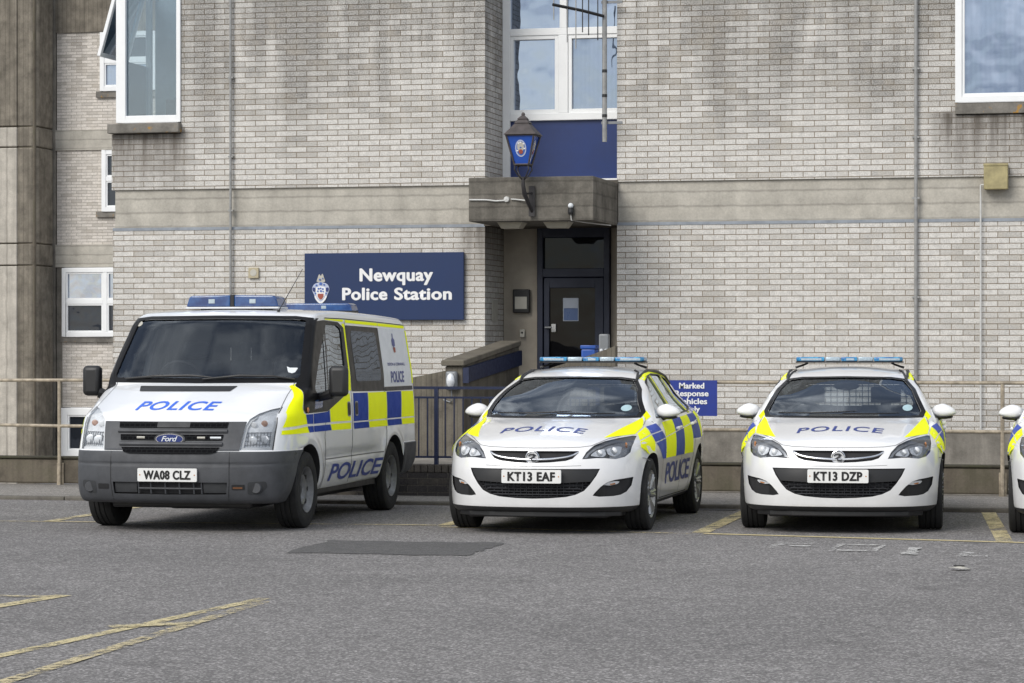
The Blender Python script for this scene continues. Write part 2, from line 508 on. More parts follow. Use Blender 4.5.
# ------------------------------------------------------------------ materials
class NT:
    def __init__(s, name):
        s.m = bpy.data.materials.new(name); s.m.use_nodes = True
        s.t = s.m.node_tree; s.t.nodes.clear()
        s.out = s.n('ShaderNodeOutputMaterial')
    def n(s, typ, **kw):
        nd = s.t.nodes.new(typ)
        for k, v in kw.items():
            if k.startswith('i_'): 
                key = k[2:]; key = int(key) if key.isdigit() else key.replace('_', ' ')
                nd.inputs[key].default_value = v
            else: setattr(nd, k, v)
        return nd
    def l(s, a, b): s.t.links.new(a, b)
    def coord(s, kind='Object', scale=(1,1,1)):
        c = s.n('ShaderNodeTexCoord'); m = s.n('ShaderNodeMapping'); m.inputs['Scale'].default_value = scale
        s.l(c.outputs[kind], m.inputs['Vector']); return m.outputs['Vector']
    def noise(s, vec, scale, detail=4, rough=.6, dist=0):
        nd = s.n('ShaderNodeTexNoise'); nd.inputs['Scale'].default_value = scale; nd.inputs['Detail'].default_value = detail
        nd.inputs['Roughness'].default_value = rough; nd.inputs['Distortion'].default_value = dist
        s.l(vec, nd.inputs['Vector']); return nd.outputs['Fac']
    def ramp(s, fac, stops):
        r = s.n('ShaderNodeValToRGB'); e = r.color_ramp.elements
        while len(e) < len(stops): e.new(.5)
        for i, (p, c) in enumerate(stops):
            e[i].position = p; e[i].color = (c, c, c, 1) if not isinstance(c, tuple) else (*c, 1)
        s.l(fac, r.inputs['Fac']); return r.outputs['Color']
    def mix(s, fac, a, b, mode='MIX'):
        m = s.n('ShaderNodeMix', data_type='RGBA', blend_type=mode)
        for sock, v in ((m.inputs['Factor'], fac), (m.inputs['A'], a), (m.inputs['B'], b)):
            if hasattr(v, 'is_linked') or hasattr(v, 'node'): s.l(v, sock)
            elif isinstance(v, tuple): sock.default_value = (*v, 1)
            else: sock.default_value = v
        return m.outputs['Result']
    def math(s, op, a, b=0.0, clamp=False):
        m = s.n('ShaderNodeMath', operation=op, use_clamp=clamp)
        for i, v in enumerate((a, b)):
            if hasattr(v, 'node'): s.l(v, m.inputs[i])
            else: m.inputs[i].default_value = v
        return m.outputs[0]
    def maprange(s, v, a, b, c=0, d=1):
        m = s.n('ShaderNodeMapRange'); s.l(v, m.inputs[0])
        for i, x in enumerate((a,b,c,d)): m.inputs[i+1].default_value = x
        return m.outputs[0]
    def bsdf(s, color, rough=.5, metal=0, spec=.5, coat=0, bump=None, bstr=.3, bdist=.01):
        p = s.n('ShaderNodeBsdfPrincipled')
        for sock, v in ((p.inputs['Base Color'], color), (p.inputs['Roughness'], rough), (p.inputs['Metallic'], metal)):
            if hasattr(v, 'node'): s.l(v, sock)
            elif isinstance(v, tuple): sock.default_value = (*v, 1)
            else: sock.default_value = v
        p.inputs['Specular IOR Level'].default_value = spec
        p.inputs['Coat Weight'].default_value = coat; p.inputs['Coat Roughness'].default_value = .06
        if bump is not None:
            b = s.n('ShaderNodeBump'); b.inputs['Strength'].default_value = bstr; b.inputs['Distance'].default_value = bdist
            s.l(bump, b.inputs['Height']); s.l(b.outputs['Normal'], p.inputs['Normal'])
        return p
    def done(s, shader):
        s.l(shader.outputs[0], s.out.inputs['Surface']); return s.m
    def sep(s, vec):
        x = s.n('ShaderNodeSeparateXYZ'); s.l(vec, x.inputs[0]); return x.outputs

def simple(name, color, rough=.5, metal=0, spec=.5, coat=0, grime=.12, gscale=9, bump=0):
    """plain finish with a little uneven grime"""
    t = NT(name); v = t.coord('Object')
    n = t.noise(v, gscale, 5, .65)
    k = t.ramp(n, [(.35, 1-grime), (.65, 1.0)])
    c = t.mix(1.0, color, k, 'MULTIPLY')
    b = None
    if bump: b = t.noise(v, 140, 3)
    r = t.maprange(n, .3, .7, min(1, rough+.08), max(0, rough-.05))
    return t.done(t.bsdf(c, r, metal, spec, coat, b, bump, .004))

def paint(name, color, dirt=.25, z0=.15, z1=.75):
    """car paint with clear coat, road film rising from the sills"""
    t = NT(name); v = t.coord('Object')
    z = t.sep(v)[2]
    n = t.noise(v, 5, 6, .7); f = t.noise(v, 60, 3, .6)
    low = t.maprange(z, z1, z0, 0, 1)
    k = t.math('MULTIPLY', t.math('POWER', low, 1.6), t.maprange(n, .3, .7, .35, 1))
    k = t.math('MULTIPLY', k, dirt, True)
    k2 = t.math('ADD', k, t.math('MULTIPLY', t.maprange(f, .55, .8, 0, 1), .04), True)
    c = t.mix(k2, color, (.16, .145, .12))
    r = t.maprange(k2, 0, .3, .28, .55)
    return t.done(t.bsdf(c, r, 0, .5, 1.0))

def glass(name, tint=(.55,.6,.62), refl=1.0, ior=1.5, rough=.0, gcol=(.80,.89,1)):
    t = NT(name)
    fr = t.n('ShaderNodeFresnel'); fr.inputs['IOR'].default_value = ior
    k = t.math('MULTIPLY', fr.outputs[0], refl, True)
    tr = t.n('ShaderNodeBsdfTransparent'); tr.inputs[0].default_value = (*tint, 1)
    gl = t.n('ShaderNodeBsdfGlossy'); gl.inputs['Roughness'].default_value = rough; gl.inputs['Color'].default_value = (*gcol,1)
    mx = t.n('ShaderNodeMixShader'); t.l(k, mx.inputs[0]); t.l(tr.outputs[0], mx.inputs[1]); t.l(gl.outputs[0], mx.inputs[2])
    return t.done(mx)

def pane_mat(name, base, refl, ripple=.0015, curtain=0.0):
    """window glass seen from outside: dark room behind, sky mirrored with slight ripple"""
    t = NT(name); v = t.coord('Object')
    b = t.noise(v, 1.7, 2, .5)
    if curtain:
        w = t.n('ShaderNodeTexWave', wave_type='BANDS', bands_direction='X'); w.inputs['Scale'].default_value = 5
        w.inputs['Distortion'].default_value = 2.5; w.inputs['Detail'].default_value = 2
        t.l(v, w.inputs['Vector'])
        col = t.mix(t.math('MULTIPLY', w.outputs['Fac'], curtain), base, tuple(min(1, x*2.2+.05) for x in base))
    else: col = base
    d = t.bsdf(col, .9, 0, 0.0)
    gl = t.n('ShaderNodeBsdfGlossy'); gl.inputs['Roughness'].default_value = .015; gl.inputs['Color'].default_value = (.70,.81,1,1)
    bp = t.n('ShaderNodeBump'); bp.inputs['Strength'].default_value = .25; bp.inputs['Distance'].default_value = ripple*10
    t.l(b, bp.inputs['Height']); t.l(bp.outputs[0], gl.inputs['Normal'])
    mx = t.n('ShaderNodeMixShader'); mx.inputs[0].default_value = refl
    t.l(d.outputs[0], mx.inputs[1]); t.l(gl.outputs[0], mx.inputs[2])
    return t.done(mx)

def brick_mat(name, bw=.3, bh=.075, c1=(.685,.662,.622), c2=(.565,.545,.51), mortar=(.255,.208,.152), stain_z=(4.2, 7.0), mort=.0055, stains=()):
    t = NT(name)
    uv = t.coord('UV'); ob = t.coord('Object')
    br = t.n('ShaderNodeTexBrick'); br.offset = .5
    br.inputs['Scale'].default_value = 1; br.inputs['Brick Width'].default_value = bw; br.inputs['Row Height'].default_value = bh
    br.inputs['Mortar Size'].default_value = mort; br.inputs['Mortar Smooth'].default_value = .25; br.inputs['Bias'].default_value = -.35
    br.inputs['Color1'].default_value = (*c1, 1); br.inputs['Color2'].default_value = (*c2, 1); br.inputs['Mortar'].default_value = (*mortar, 1)
    # wobble the joints a little
    wob = t.n('ShaderNodeTexNoise'); wob.inputs['Scale'].default_value = 9; wob.inputs['Detail'].default_value = 2
    t.l(uv, wob.inputs['Vector'])
    va = t.n('ShaderNodeVectorMath', operation='MULTIPLY_ADD'); t.l(wob.outputs['Color'], va.inputs[0])
    va.inputs[1].default_value = (.005,.005,0); t.l(uv, va.inputs[2]); t.l(va.outputs[0], br.inputs['Vector'])
    # fine pitting, per-brick stain, weather
    f1 = t.noise(ob, 70, 4, .7); f2 = t.noise(ob, 13, 4, .65); f3 = t.noise(ob, .55, 5, .62, .4)
    c = t.mix(1, br.outputs['Color'], t.ramp(f1, [(.32, .60), (.58, 1.08)]), 'MULTIPLY')
    c = t.mix(1, c, t.ramp(f2, [(.3, .8), (.62, 1.04)]), 'MULTIPLY')
    z = t.sep(ob)[2]
    zz = t.maprange(z, stain_z[0], stain_z[1], 0, 1)
    zl = t.maprange(z, 1.1, .4, 0, 1)
    w = t.math('ADD', t.math('MULTIPLY', t.maprange(f3, .40, .68, 0, .75), t.math('ADD', t.math('MULTIPLY', zz, .8), .25)), t.math('MULTIPLY', zz, .62))
    w = t.math('ADD', w, t.math('MULTIPLY', zl, .45), True)
    # each brick takes the soot differently
    b2 = t.n('ShaderNodeTexBrick'); b2.offset = .5
    for k_ in ('Scale','Brick Width','Row Height','Mortar Size','Mortar Smooth'): b2.inputs[k_].default_value = br.inputs[k_].default_value
    b2.inputs['Bias'].default_value = 0; b2.inputs['Color1'].default_value = (0,0,0,1); b2.inputs['Color2'].default_value = (1,1,1,1); b2.inputs['Mortar'].default_value = (.5,.5,.5,1)
    t.l(va.outputs[0], b2.inputs['Vector'])
    dark = t.mix(1, c, t.ramp(f1, [(.34, .26), (.62, .68)]), 'MULTIPLY')
    sr = t.noise(t.coord('Object', (1.5,1.5,.26)), 1, 6, .68, .3)
    soot = t.math('ADD', t.math('MULTIPLY', t.maprange(sr, .36, .66), t.math('ADD', t.math('MULTIPLY', zz, .95), .20)), t.math('MULTIPLY', w, .45))
    soot = t.math('ADD', soot, t.math('MULTIPLY', t.math('SUBTRACT', b2.outputs['Color'], .5), .34))
    soot = t.math('ADD', soot, t.math('MULTIPLY', t.math('SUBTRACT', f2, .5), .7))
    c = t.mix(t.math('MULTIPLY', t.maprange(soot, .14, .74), .97, True), c, dark)
    # warm efflorescence on odd bricks
    c = t.mix(t.math('MULTIPLY', t.maprange(t.noise(ob, 2.6, 3, .7), .42, .62), t.maprange(b2.outputs['Color'], .35, .95, 0, .24), True), c, (.52,.45,.35))
    # dirt runs under the openings
    for (X0, X1, ZT, L) in stains:
        x, y, zc = t.sep(ob)
        m = t.math('MULTIPLY', t.maprange(x, X0-.15, X0+.15), t.maprange(x, X1+.15, X1-.15))
        m = t.math('MULTIPLY', m, t.math('MULTIPLY', t.maprange(zc, ZT-L, ZT), t.maprange(zc, ZT+.05, ZT)))
        st = t.noise(t.coord('Object', (9,9,.7)), 1, 3)
        m = t.math('MULTIPLY', m, t.maprange(st, .3, .6, .45, 1.0), True)
        c = t.mix(m, c, (.11,.095,.08))
    h = t.math('ADD', t.math('MULTIPLY', br.outputs['Fac'], -1.0), t.math('MULTIPLY', f1, .5))
    return t.done(t.bsdf(c, .9, 0, .25, 0, h, .7, .006))

def concrete_mat(name, col=(.36,.325,.275), dark=.45, boards=0, vertical=False, moss=0, streak=.5, lichen=0, topdark=None):
    t = NT(name); ob = t.coord('Object')
    f1 = t.noise(ob, 45, 5, .7); f2 = t.noise(ob, 3.2, 6, .65); f3 = t.noise(t.coord('Object', (6,6,.35)), 1.1, 4, .6)
    c = t.mix(1, col, t.ramp(f1, [(.3,.84),(.65,1.05)]), 'MULTIPLY')
    c = t.mix(1, c, t.ramp(f2, [(.32,1-dark),(.62,1.05)]), 'MULTIPLY')
    c = t.mix(t.maprange(f3, .45, .75, 0, streak), c, tuple(x*.35 for x in col))
    h = f1
    if boards:
        w = t.n('ShaderNodeTexWave', wave_type='BANDS', bands_direction='X' if vertical else 'Z')
        w.inputs['Scale'].default_value = boards; w.inputs['Distortion'].default_value = .6; w.inputs['Detail Scale'].default_value = 3
        t.l(ob, w.inputs['Vector'])
        ln = t.ramp(w.outputs['Fac'], [(.0,.62),(.10,1.0)])
        c = t.mix(.7, c, t.mix(1, c, ln, 'MULTIPLY'))
        h = t.math('ADD', f1, w.outputs['Fac'])
    if moss:
        z = t.sep(ob)[2]
        c = t.mix(t.math('MULTIPLY', t.maprange(f2, .45, .62), moss, True), c, (.05,.052,.028))
    if lichen:
        c = t.mix(t.maprange(t.noise(ob, 7, 4, .7), .6, .66, 0, lichen), c, (.42,.22,.03))
    if topdark:
        z = t.sep(ob)[2]
        c = t.mix(t.maprange(z, topdark[0], topdark[1], 0, .6), c, tuple(x*.3 for x in col))
    return t.done(t.bsdf(c, .92, 0, .2, 0, h, .5, .004))

def asphalt_mat(name, base=(.165,.157,.153), patch=1.0, aggregate=(.47,.45,.435)):
    t = NT(name); ob = t.coord('Object')
    vo = t.n('ShaderNodeTexVoronoi'); vo.inputs['Scale'].default_value = 72; t.l(ob, vo.inputs['Vector'])
    g = t.noise(ob, 95, 4, .8); m = t.noise(ob, 7, 5, .65); L = t.noise(ob, .45, 5, .6, .6); xl = t.noise(t.coord('Object', (.25,1.6,1)), .8, 4, .6)
    c = t.mix(t.ramp(vo.outputs['Color'], [(.50,0),(.88,.85)]), base, aggregate)
    c = t.mix(1, c, t.ramp(g, [(.36,.55),(.62,1.2)]), 'MULTIPLY')
    c = t.mix(1, c, t.ramp(m, [(.3,.82),(.65,1.08)]), 'MULTIPLY')
    c = t.mix(1, c, t.ramp(L, [(.33,.88),(.62,1.06)]), 'MULTIPLY')
    # hairline cracks
    w2 = t.n('ShaderNodeTexNoise'); w2.inputs['Scale'].default_value = 2; w2.inputs['Detail'].default_value = 4; t.l(ob, w2.inputs['Vector'])
    va = t.n('ShaderNodeVectorMath', operation='MULTIPLY_ADD'); t.l(w2.outputs['Color'], va.inputs[0]); va.inputs[1].default_value = (.8,.8,.8); t.l(ob, va.inputs[2])
    cr = t.n('ShaderNodeTexVoronoi', feature='DISTANCE_TO_EDGE'); cr.inputs['Scale'].default_value = .22; t.l(va.outputs[0], cr.inputs['Vector'])
    c = t.mix(t.math('MULTIPLY', t.maprange(cr.outputs['Distance'], .004, .001), .22, True), c, (.03,.028,.026))
    # oil drips
    c = t.mix(t.maprange(t.noise(ob, 1.3, 3, .5), .66, .74, 0, .35), c, (.06,.056,.054))
    h = t.math('ADD', t.math('MULTIPLY', vo.outputs['Distance'], -.6), g)
    return t.done(t.bsdf(c, .88, 0, .3, 0, h, .55, .008))

def worn_paint(name, col, wear=.5, scale=16):
    """road marking worn through in patches"""
    t = NT(name); ob = t.coord('Object')
    n = t.noise(ob, scale, 6, .75); n2 = t.noise(ob, 2.2, 4, .6); g = t.noise(ob, 110, 2)
    k = t.math('ADD', t.math('MULTIPLY', n, .65), t.math('MULTIPLY', n2, .35))
    k = t.math('ADD', k, t.math('MULTIPLY', t.math('SUBTRACT', g, .5), .25))
    a = t.maprange(k, wear-.05, wear+.05)
    c = t.mix(1, col, t.ramp(g, [(.3,.6),(.6,1)]), 'MULTIPLY')
    p = t.bsdf(c, .8)
    tr = t.n('ShaderNodeBsdfTransparent'); mx = t.n('ShaderNodeMixShader')
    t.l(a, mx.inputs[0]); t.l(tr.outputs[0], mx.inputs[1]); t.l(p.outputs[0], mx.inputs[2])
    return t.done(mx)

def mesh_pattern(name, col=(.012,.012,.013), light=(.06,.06,.065), bw=.07, bh=.022):
    """honeycomb / slatted grille insert"""
    t = NT(name); ob = t.coord('Object'); s_ = t.sep(ob)
    cm = t.n('ShaderNodeCombineXYZ'); t.l(s_[0], cm.inputs[0]); t.l(s_[2], cm.inputs[1])
    br = t.n('ShaderNodeTexBrick'); br.offset = .5; br.inputs['Scale'].default_value = 1
    br.inputs['Brick Width'].default_value = bw; br.inputs['Row Height'].default_value = bh; br.inputs['Mortar Size'].default_value = .0035
    br.inputs['Color1'].default_value = (*col,1); br.inputs['Color2'].default_value = (*col,1); br.inputs['Mortar'].default_value = (*light,1)
    t.l(cm.outputs[0], br.inputs['Vector'])
    return t.done(t.bsdf(br.outputs['Color'], .9, 0, .04, 0, br.outputs['Fac'], .8, .01))

M = {}
M['white'] = paint('white_paint', (.80,.80,.80))
M['van_white'] = paint('van_white_paint', (.79,.80,.81), dirt=.3, z0=.25, z1=1.0)
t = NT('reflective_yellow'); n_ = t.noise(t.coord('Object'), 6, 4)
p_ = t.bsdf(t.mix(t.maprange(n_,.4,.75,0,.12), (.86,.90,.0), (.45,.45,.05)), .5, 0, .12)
p_.inputs['Emission Color'].default_value = (.8,.95,0,1); p_.inputs['Emission Strength'].default_value = .10  # slight glow added to the markings, standing in for fluorescent yellow
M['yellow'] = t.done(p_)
M['blue'] = simple('reflective_blue', (.055,.095,.44), .5, spec=.15)
M['van_blue'] = simple('van_blue', (.014,.055,.36), .5, spec=.12)
M['text_blue'] = simple('lettering_blue', (.02,.045,.25), .35)
M['hood_blue'] = simple('bonnet_lettering_blue', (.02,.13,.70), .35, grime=.05)
M['black_trim'] = simple('black_plastic', (.016,.016,.017), .45, bump=.1)
M['gloss_black'] = simple('gloss_black', (.008,.008,.009), .35, spec=.2)
M['grey_plastic'] = simple('grey_bumper_plastic', (.062,.065,.072), .55, grime=.3, gscale=5, bump=.25)
M['interior'] = simple('dark_interior', (.022,.022,.024), .8)
M['seat_cloth'] = simple('seat_cloth', (.045,.047,.052), .9)
M['seam'] = simple('panel_gap', (.03,.03,.03), .8, grime=0)
M['soft_seam'] = simple('soft_panel_gap', (.20,.20,.20), .8, grime=0)
M['chrome'] = simple('chrome', (.72,.73,.75), .14, 1.0, grime=.06)
M['badge_silver'] = simple('badge_silver', (.70,.71,.72), .4, 0, grime=.1)
M['steel'] = simple('steel_wheel', (.23,.235,.24), .45, .4, grime=.4)
M['silver'] = simple('silver_wheel', (.42,.43,.44), .35, .8, grime=.3)
M['lamp_white'] = simple('lamp_white', (.82,.84,.86), .25, .15, grime=.25, gscale=30)
M['reflector'] = simple('lamp_reflector', (.85,.87,.9), .2, .2, grime=.25, gscale=40)
M['lamp_dark'] = simple('lamp_housing', (.035,.037,.042), .3)
M['lamp_grey'] = simple('lamp_bezel', (.30,.31,.33), .3, .5)
M['amber'] = simple('amber_lens', (.5,.2,.06), .2)
M['tyre'] = simple('tyre_rubber', (.018,.018,.018), .85, grime=.35, bump=.4)
M['lens'] = glass('lamp_lens', (.96,.97,.98), .9, gcol=(1,1,1))
M['screen'] = glass('windscreen_glass', (.72,.77,.79), 1.45)
M['side_glass'] = glass('side_glass', (.58,.61,.62), 2.0)
M['dark_glass'] = pane_mat('tinted_glass', (.02,.021,.022), .16)
M['mesh'] = mesh_pattern('grille_mesh')
M['van_mesh'] = mesh_pattern('van_grille_mesh', (.007,.007,.008), (.018,.019,.02), .05, .028)
M['plate'] = simple('plate_white', (.78,.78,.76), .35, grime=.08)
M['plate_text'] = simple('plate_black', (.008,.008,.008), .4, grime=0)
M['lightbar_blue'] = None
t = NT('beacon_blue'); v = t.coord('Object'); n = t.noise(v, 22, 2)
M['lightbar_blue'] = t.done(t.bsdf(t.mix(t.maprange(n,.35,.65), (.008,.10,.30), (.06,.34,.58)), .12, 0, .6, .5))
t = NT('beacon_navy'); v = t.coord('Object'); n = t.noise(v, 9, 2)
M['beacon_navy'] = t.done(t.bsdf(t.mix(t.maprange(n,.35,.65), (.010,.040,.15), (.028,.09,.25)), .15, 0, .6, .5))
M['beacon_clear'] = simple('beacon_clear', (.45,.55,.62), .12, .2, coat=.5, grime=.3, gscale=50)
M['sticker'] = simple('paper_sticker', (.75,.78,.8), .5)
M['sticker_blue'] = simple('pale_blue_disc', (.42,.58,.62), .4)
# ------------------------------------------------------------------ wheels
def wheel(name, cx, cy, r, wdt, side, root, rim_r, steel=False):
    """side +1: outer face towards +x"""
    w = thing_part(name, (cx, cy, r), root)
    t = MB(); h = wdt/2
    prof = [(rim_r-.005,-h*.80),(rim_r+.02,-h*.97),(r*.9,-h*1.0),(r*.975,-h*.90),(r,-h*.66),(r,-h*.44),(r-.009,-h*.42),(r-.009,-h*.36),(r,-h*.34),(r,-h*.08),(r-.009,-h*.06),(r-.009,h*.06),
            (r,h*.08),(r,h*.34),(r-.009,h*.36),(r-.009,h*.42),(r,h*.44),(r,h*.66),(r*.975,h*.90),(r*.9,h*1.0),(rim_r+.02,h*.97),(rim_r-.005,h*.80)]
    t.lathe(prof, (0,0,0), 'x', 56)
    t.build('tyre', M['tyre'], w, smooth=True, angle=40)
    m = MB(); s = side
    if steel:
        m.lathe([(0,s*h*.30),(.05,s*h*.32),(.085,s*h*.30),(.10,s*h*.52),(.135,s*h*.58),(.165,s*h*.36),(rim_r-.03,s*h*.34),(rim_r-.01,s*h*.80),(rim_r+.008,s*h*.97),(rim_r+.008,s*h*.6),(rim_r-.02,s*h*.0),(rim_r-.02,-h*.8)], (0,0,0), 'x', 40)
        m.build('rim', M['steel'], w, smooth=True, angle=50)
        for k in range(8):
            a = 2*math.pi*k/8
            d = MB(); d.lathe([(0,s*h*.60),(.02,s*h*.60),(.02,s*h*.2)], (0, math.cos(a)*.15, math.sin(a)*.15), 'x', 10)
            d.build('vent_hole', M['black_trim'], w)
        d = MB(); d.lathe([(0,s*h*.42),(.04,s*h*.40),(.045,s*h*.2)], (0,0,0), 'x', 16)
        d.build('centre_cap', M['black_trim'], w)
    else:
        m.lathe([(0,s*h*.66),(.03,s*h*.66),(.06,s*h*.60),(.085,s*h*.42),(rim_r-.045,s*h*.40),(rim_r-.02,s*h*.72),(rim_r+.006,s*h*.95),(rim_r+.006,s*h*.6),(rim_r-.02,-h*.7)], (0,0,0), 'x', 40)
        for k in range(7):
            a = 2*math.pi*k/7
            for da in (-.10,.10):
                m.tube([(s*h*.66,math.cos(a+da)*.05,math.sin(a+da)*.05),(s*h*.80,math.cos(a+da)*.13,math.sin(a+da)*.13),(s*h*.86,math.cos(a+da*1.1)*(rim_r-.012),math.sin(a+da*1.1)*(rim_r-.012))],[.018,.017,.020],6)
        m.build('hub_cap', M['silver'], w, smooth=True, angle=50)
        for k in range(7):
            a = 2*math.pi*(k+.5)/7
            d = MB(); d.lathe([(0,s*h*.47),(.03,s*h*.47),(.03,s*h*.2)], (0, math.cos(a)*.145, math.sin(a)*.145), 'x', 10)
            d.build('vent_hole', M['black_trim'], w)
    return w

def thing_part(name, loc, parent):
    o = bpy.data.objects.new(name, None); C.objects.link(o); o.location = loc; o.parent = parent; o.empty_display_size = .1
    return o

def assign_skin(o, shell, inner, rules, inside=()):
    """outer skin keeps slot 0; everything away from the skin gets `inner`; rules: (material, test(c, n))"""
    me = o.data
    me.materials.clear()
    mats = [o['_m0'], inner]+[r[0] for r in rules]
    for m in mats: me.materials.append(m)
    c = np.array([p.center for p in me.polygons]); nn = np.array([p.normal for p in me.polygons])
    d = np.abs(shell.sdf(c)); G = shell.grad(c)
    dot = (G*nn).sum(1)
    idx = np.where((d > .012) | (dot < .5), 1, 0)
    for k, (m, fn) in enumerate(rules):
        t = fn(c, nn) & (idx == 0)
        idx[t] = k+2
    for k, (m, fn) in enumerate(inside):
        me.materials.append(m); idx[fn(c, nn) & (idx == 1)] = 2+len(rules)+k
    me.polygons.foreach_set('material_index', idx.astype(np.int32))

def shell_body(name, shell, mat, parent, xs, ys, zs, planes=()):
    V, F = shell.box_mesh(xs, ys, zs)
    o = mesh_obj(V, F, name)
    if planes:
        bm = bmesh.new(); bm.from_mesh(o.data)
        for co, no in planes:
            bmesh.ops.bisect_plane(bm, geom=bm.verts[:]+bm.edges[:]+bm.faces[:], plane_co=co, plane_no=no, dist=1e-4)
        bm.to_mesh(o.data); bm.free()
    return o

def cyl_cut(y, z, r, x0, x1, n=40):
    m = MB(); m.prism([(y+r*math.cos(2*math.pi*k/n), z+r*math.sin(2*math.pi*k/n)) for k in range(n)], 'x', x0, x1)
    return m.v, m.f

def arc_poly(cx, cz, rx, rz, n=28, a0=0, a1=360):
    return [(cx+rx*math.cos(math.radians(a0+(a1-a0)*k/n)), cz+rz*math.sin(math.radians(a0+(a1-a0)*k/n))) for k in range(n if a1-a0 == 360 else n+1)]

def sym(half):
    """half outline with x >= 0 from top centre round to bottom centre -> closed outline"""
    return half+[(-x, z) for x, z in half[::-1] if abs(x) > 1e-6]

# ------------------------------------------------------------------ estate police car
CAR = make_car_shell()
HEAD = [(.425,.655),(.455,.715),(.51,.772),(.585,.806),(.67,.828),(.755,.842),(.782,.838),(.793,.78),(.786,.705),(.752,.669),(.69,.652),(.60,.662),(.54,.663),(.47,.657)]
GRILLE = sym([(0,.724),(.393,.724),(.377,.692),(.347,.660),(.29,.641),(.155,.627),(0,.621)])
INTAKE = sym([(0,.572),(.574,.572),(.545,.51),(.497,.439),(.448,.384),(.378,.350),(.293,.330),(.15,.318),(0,.314)])
FOG = [(.812,.492),(.800,.42),(.768,.367),(.728,.343),(.676,.334),(.567,.331),(.516,.341),(.533,.366),(.580,.417),(.634,.457),(.69,.474)]
SCREEN = rnd(sym([(0,1.342),(.40,1.334),(.527,1.316),(.603,1.235),(.694,1.04),(.672,1.004),(.50,.999),(0,1.0)]), 0.012)
SIDEWIN = rnd([(1.56,.985),(1.80,1.13),(2.08,1.285),(2.30,1.345),(2.65,1.366),(3.2,1.356),(3.8,1.305),(4.12,1.24),(4.2,1.12),(4.12,1.05),(3.4,1.012),(2.5,.99)], .04)
REARWIN = rnd([(-.50,1.25),(.50,1.25),(.60,1.03),(-.60,1.03)], .05)

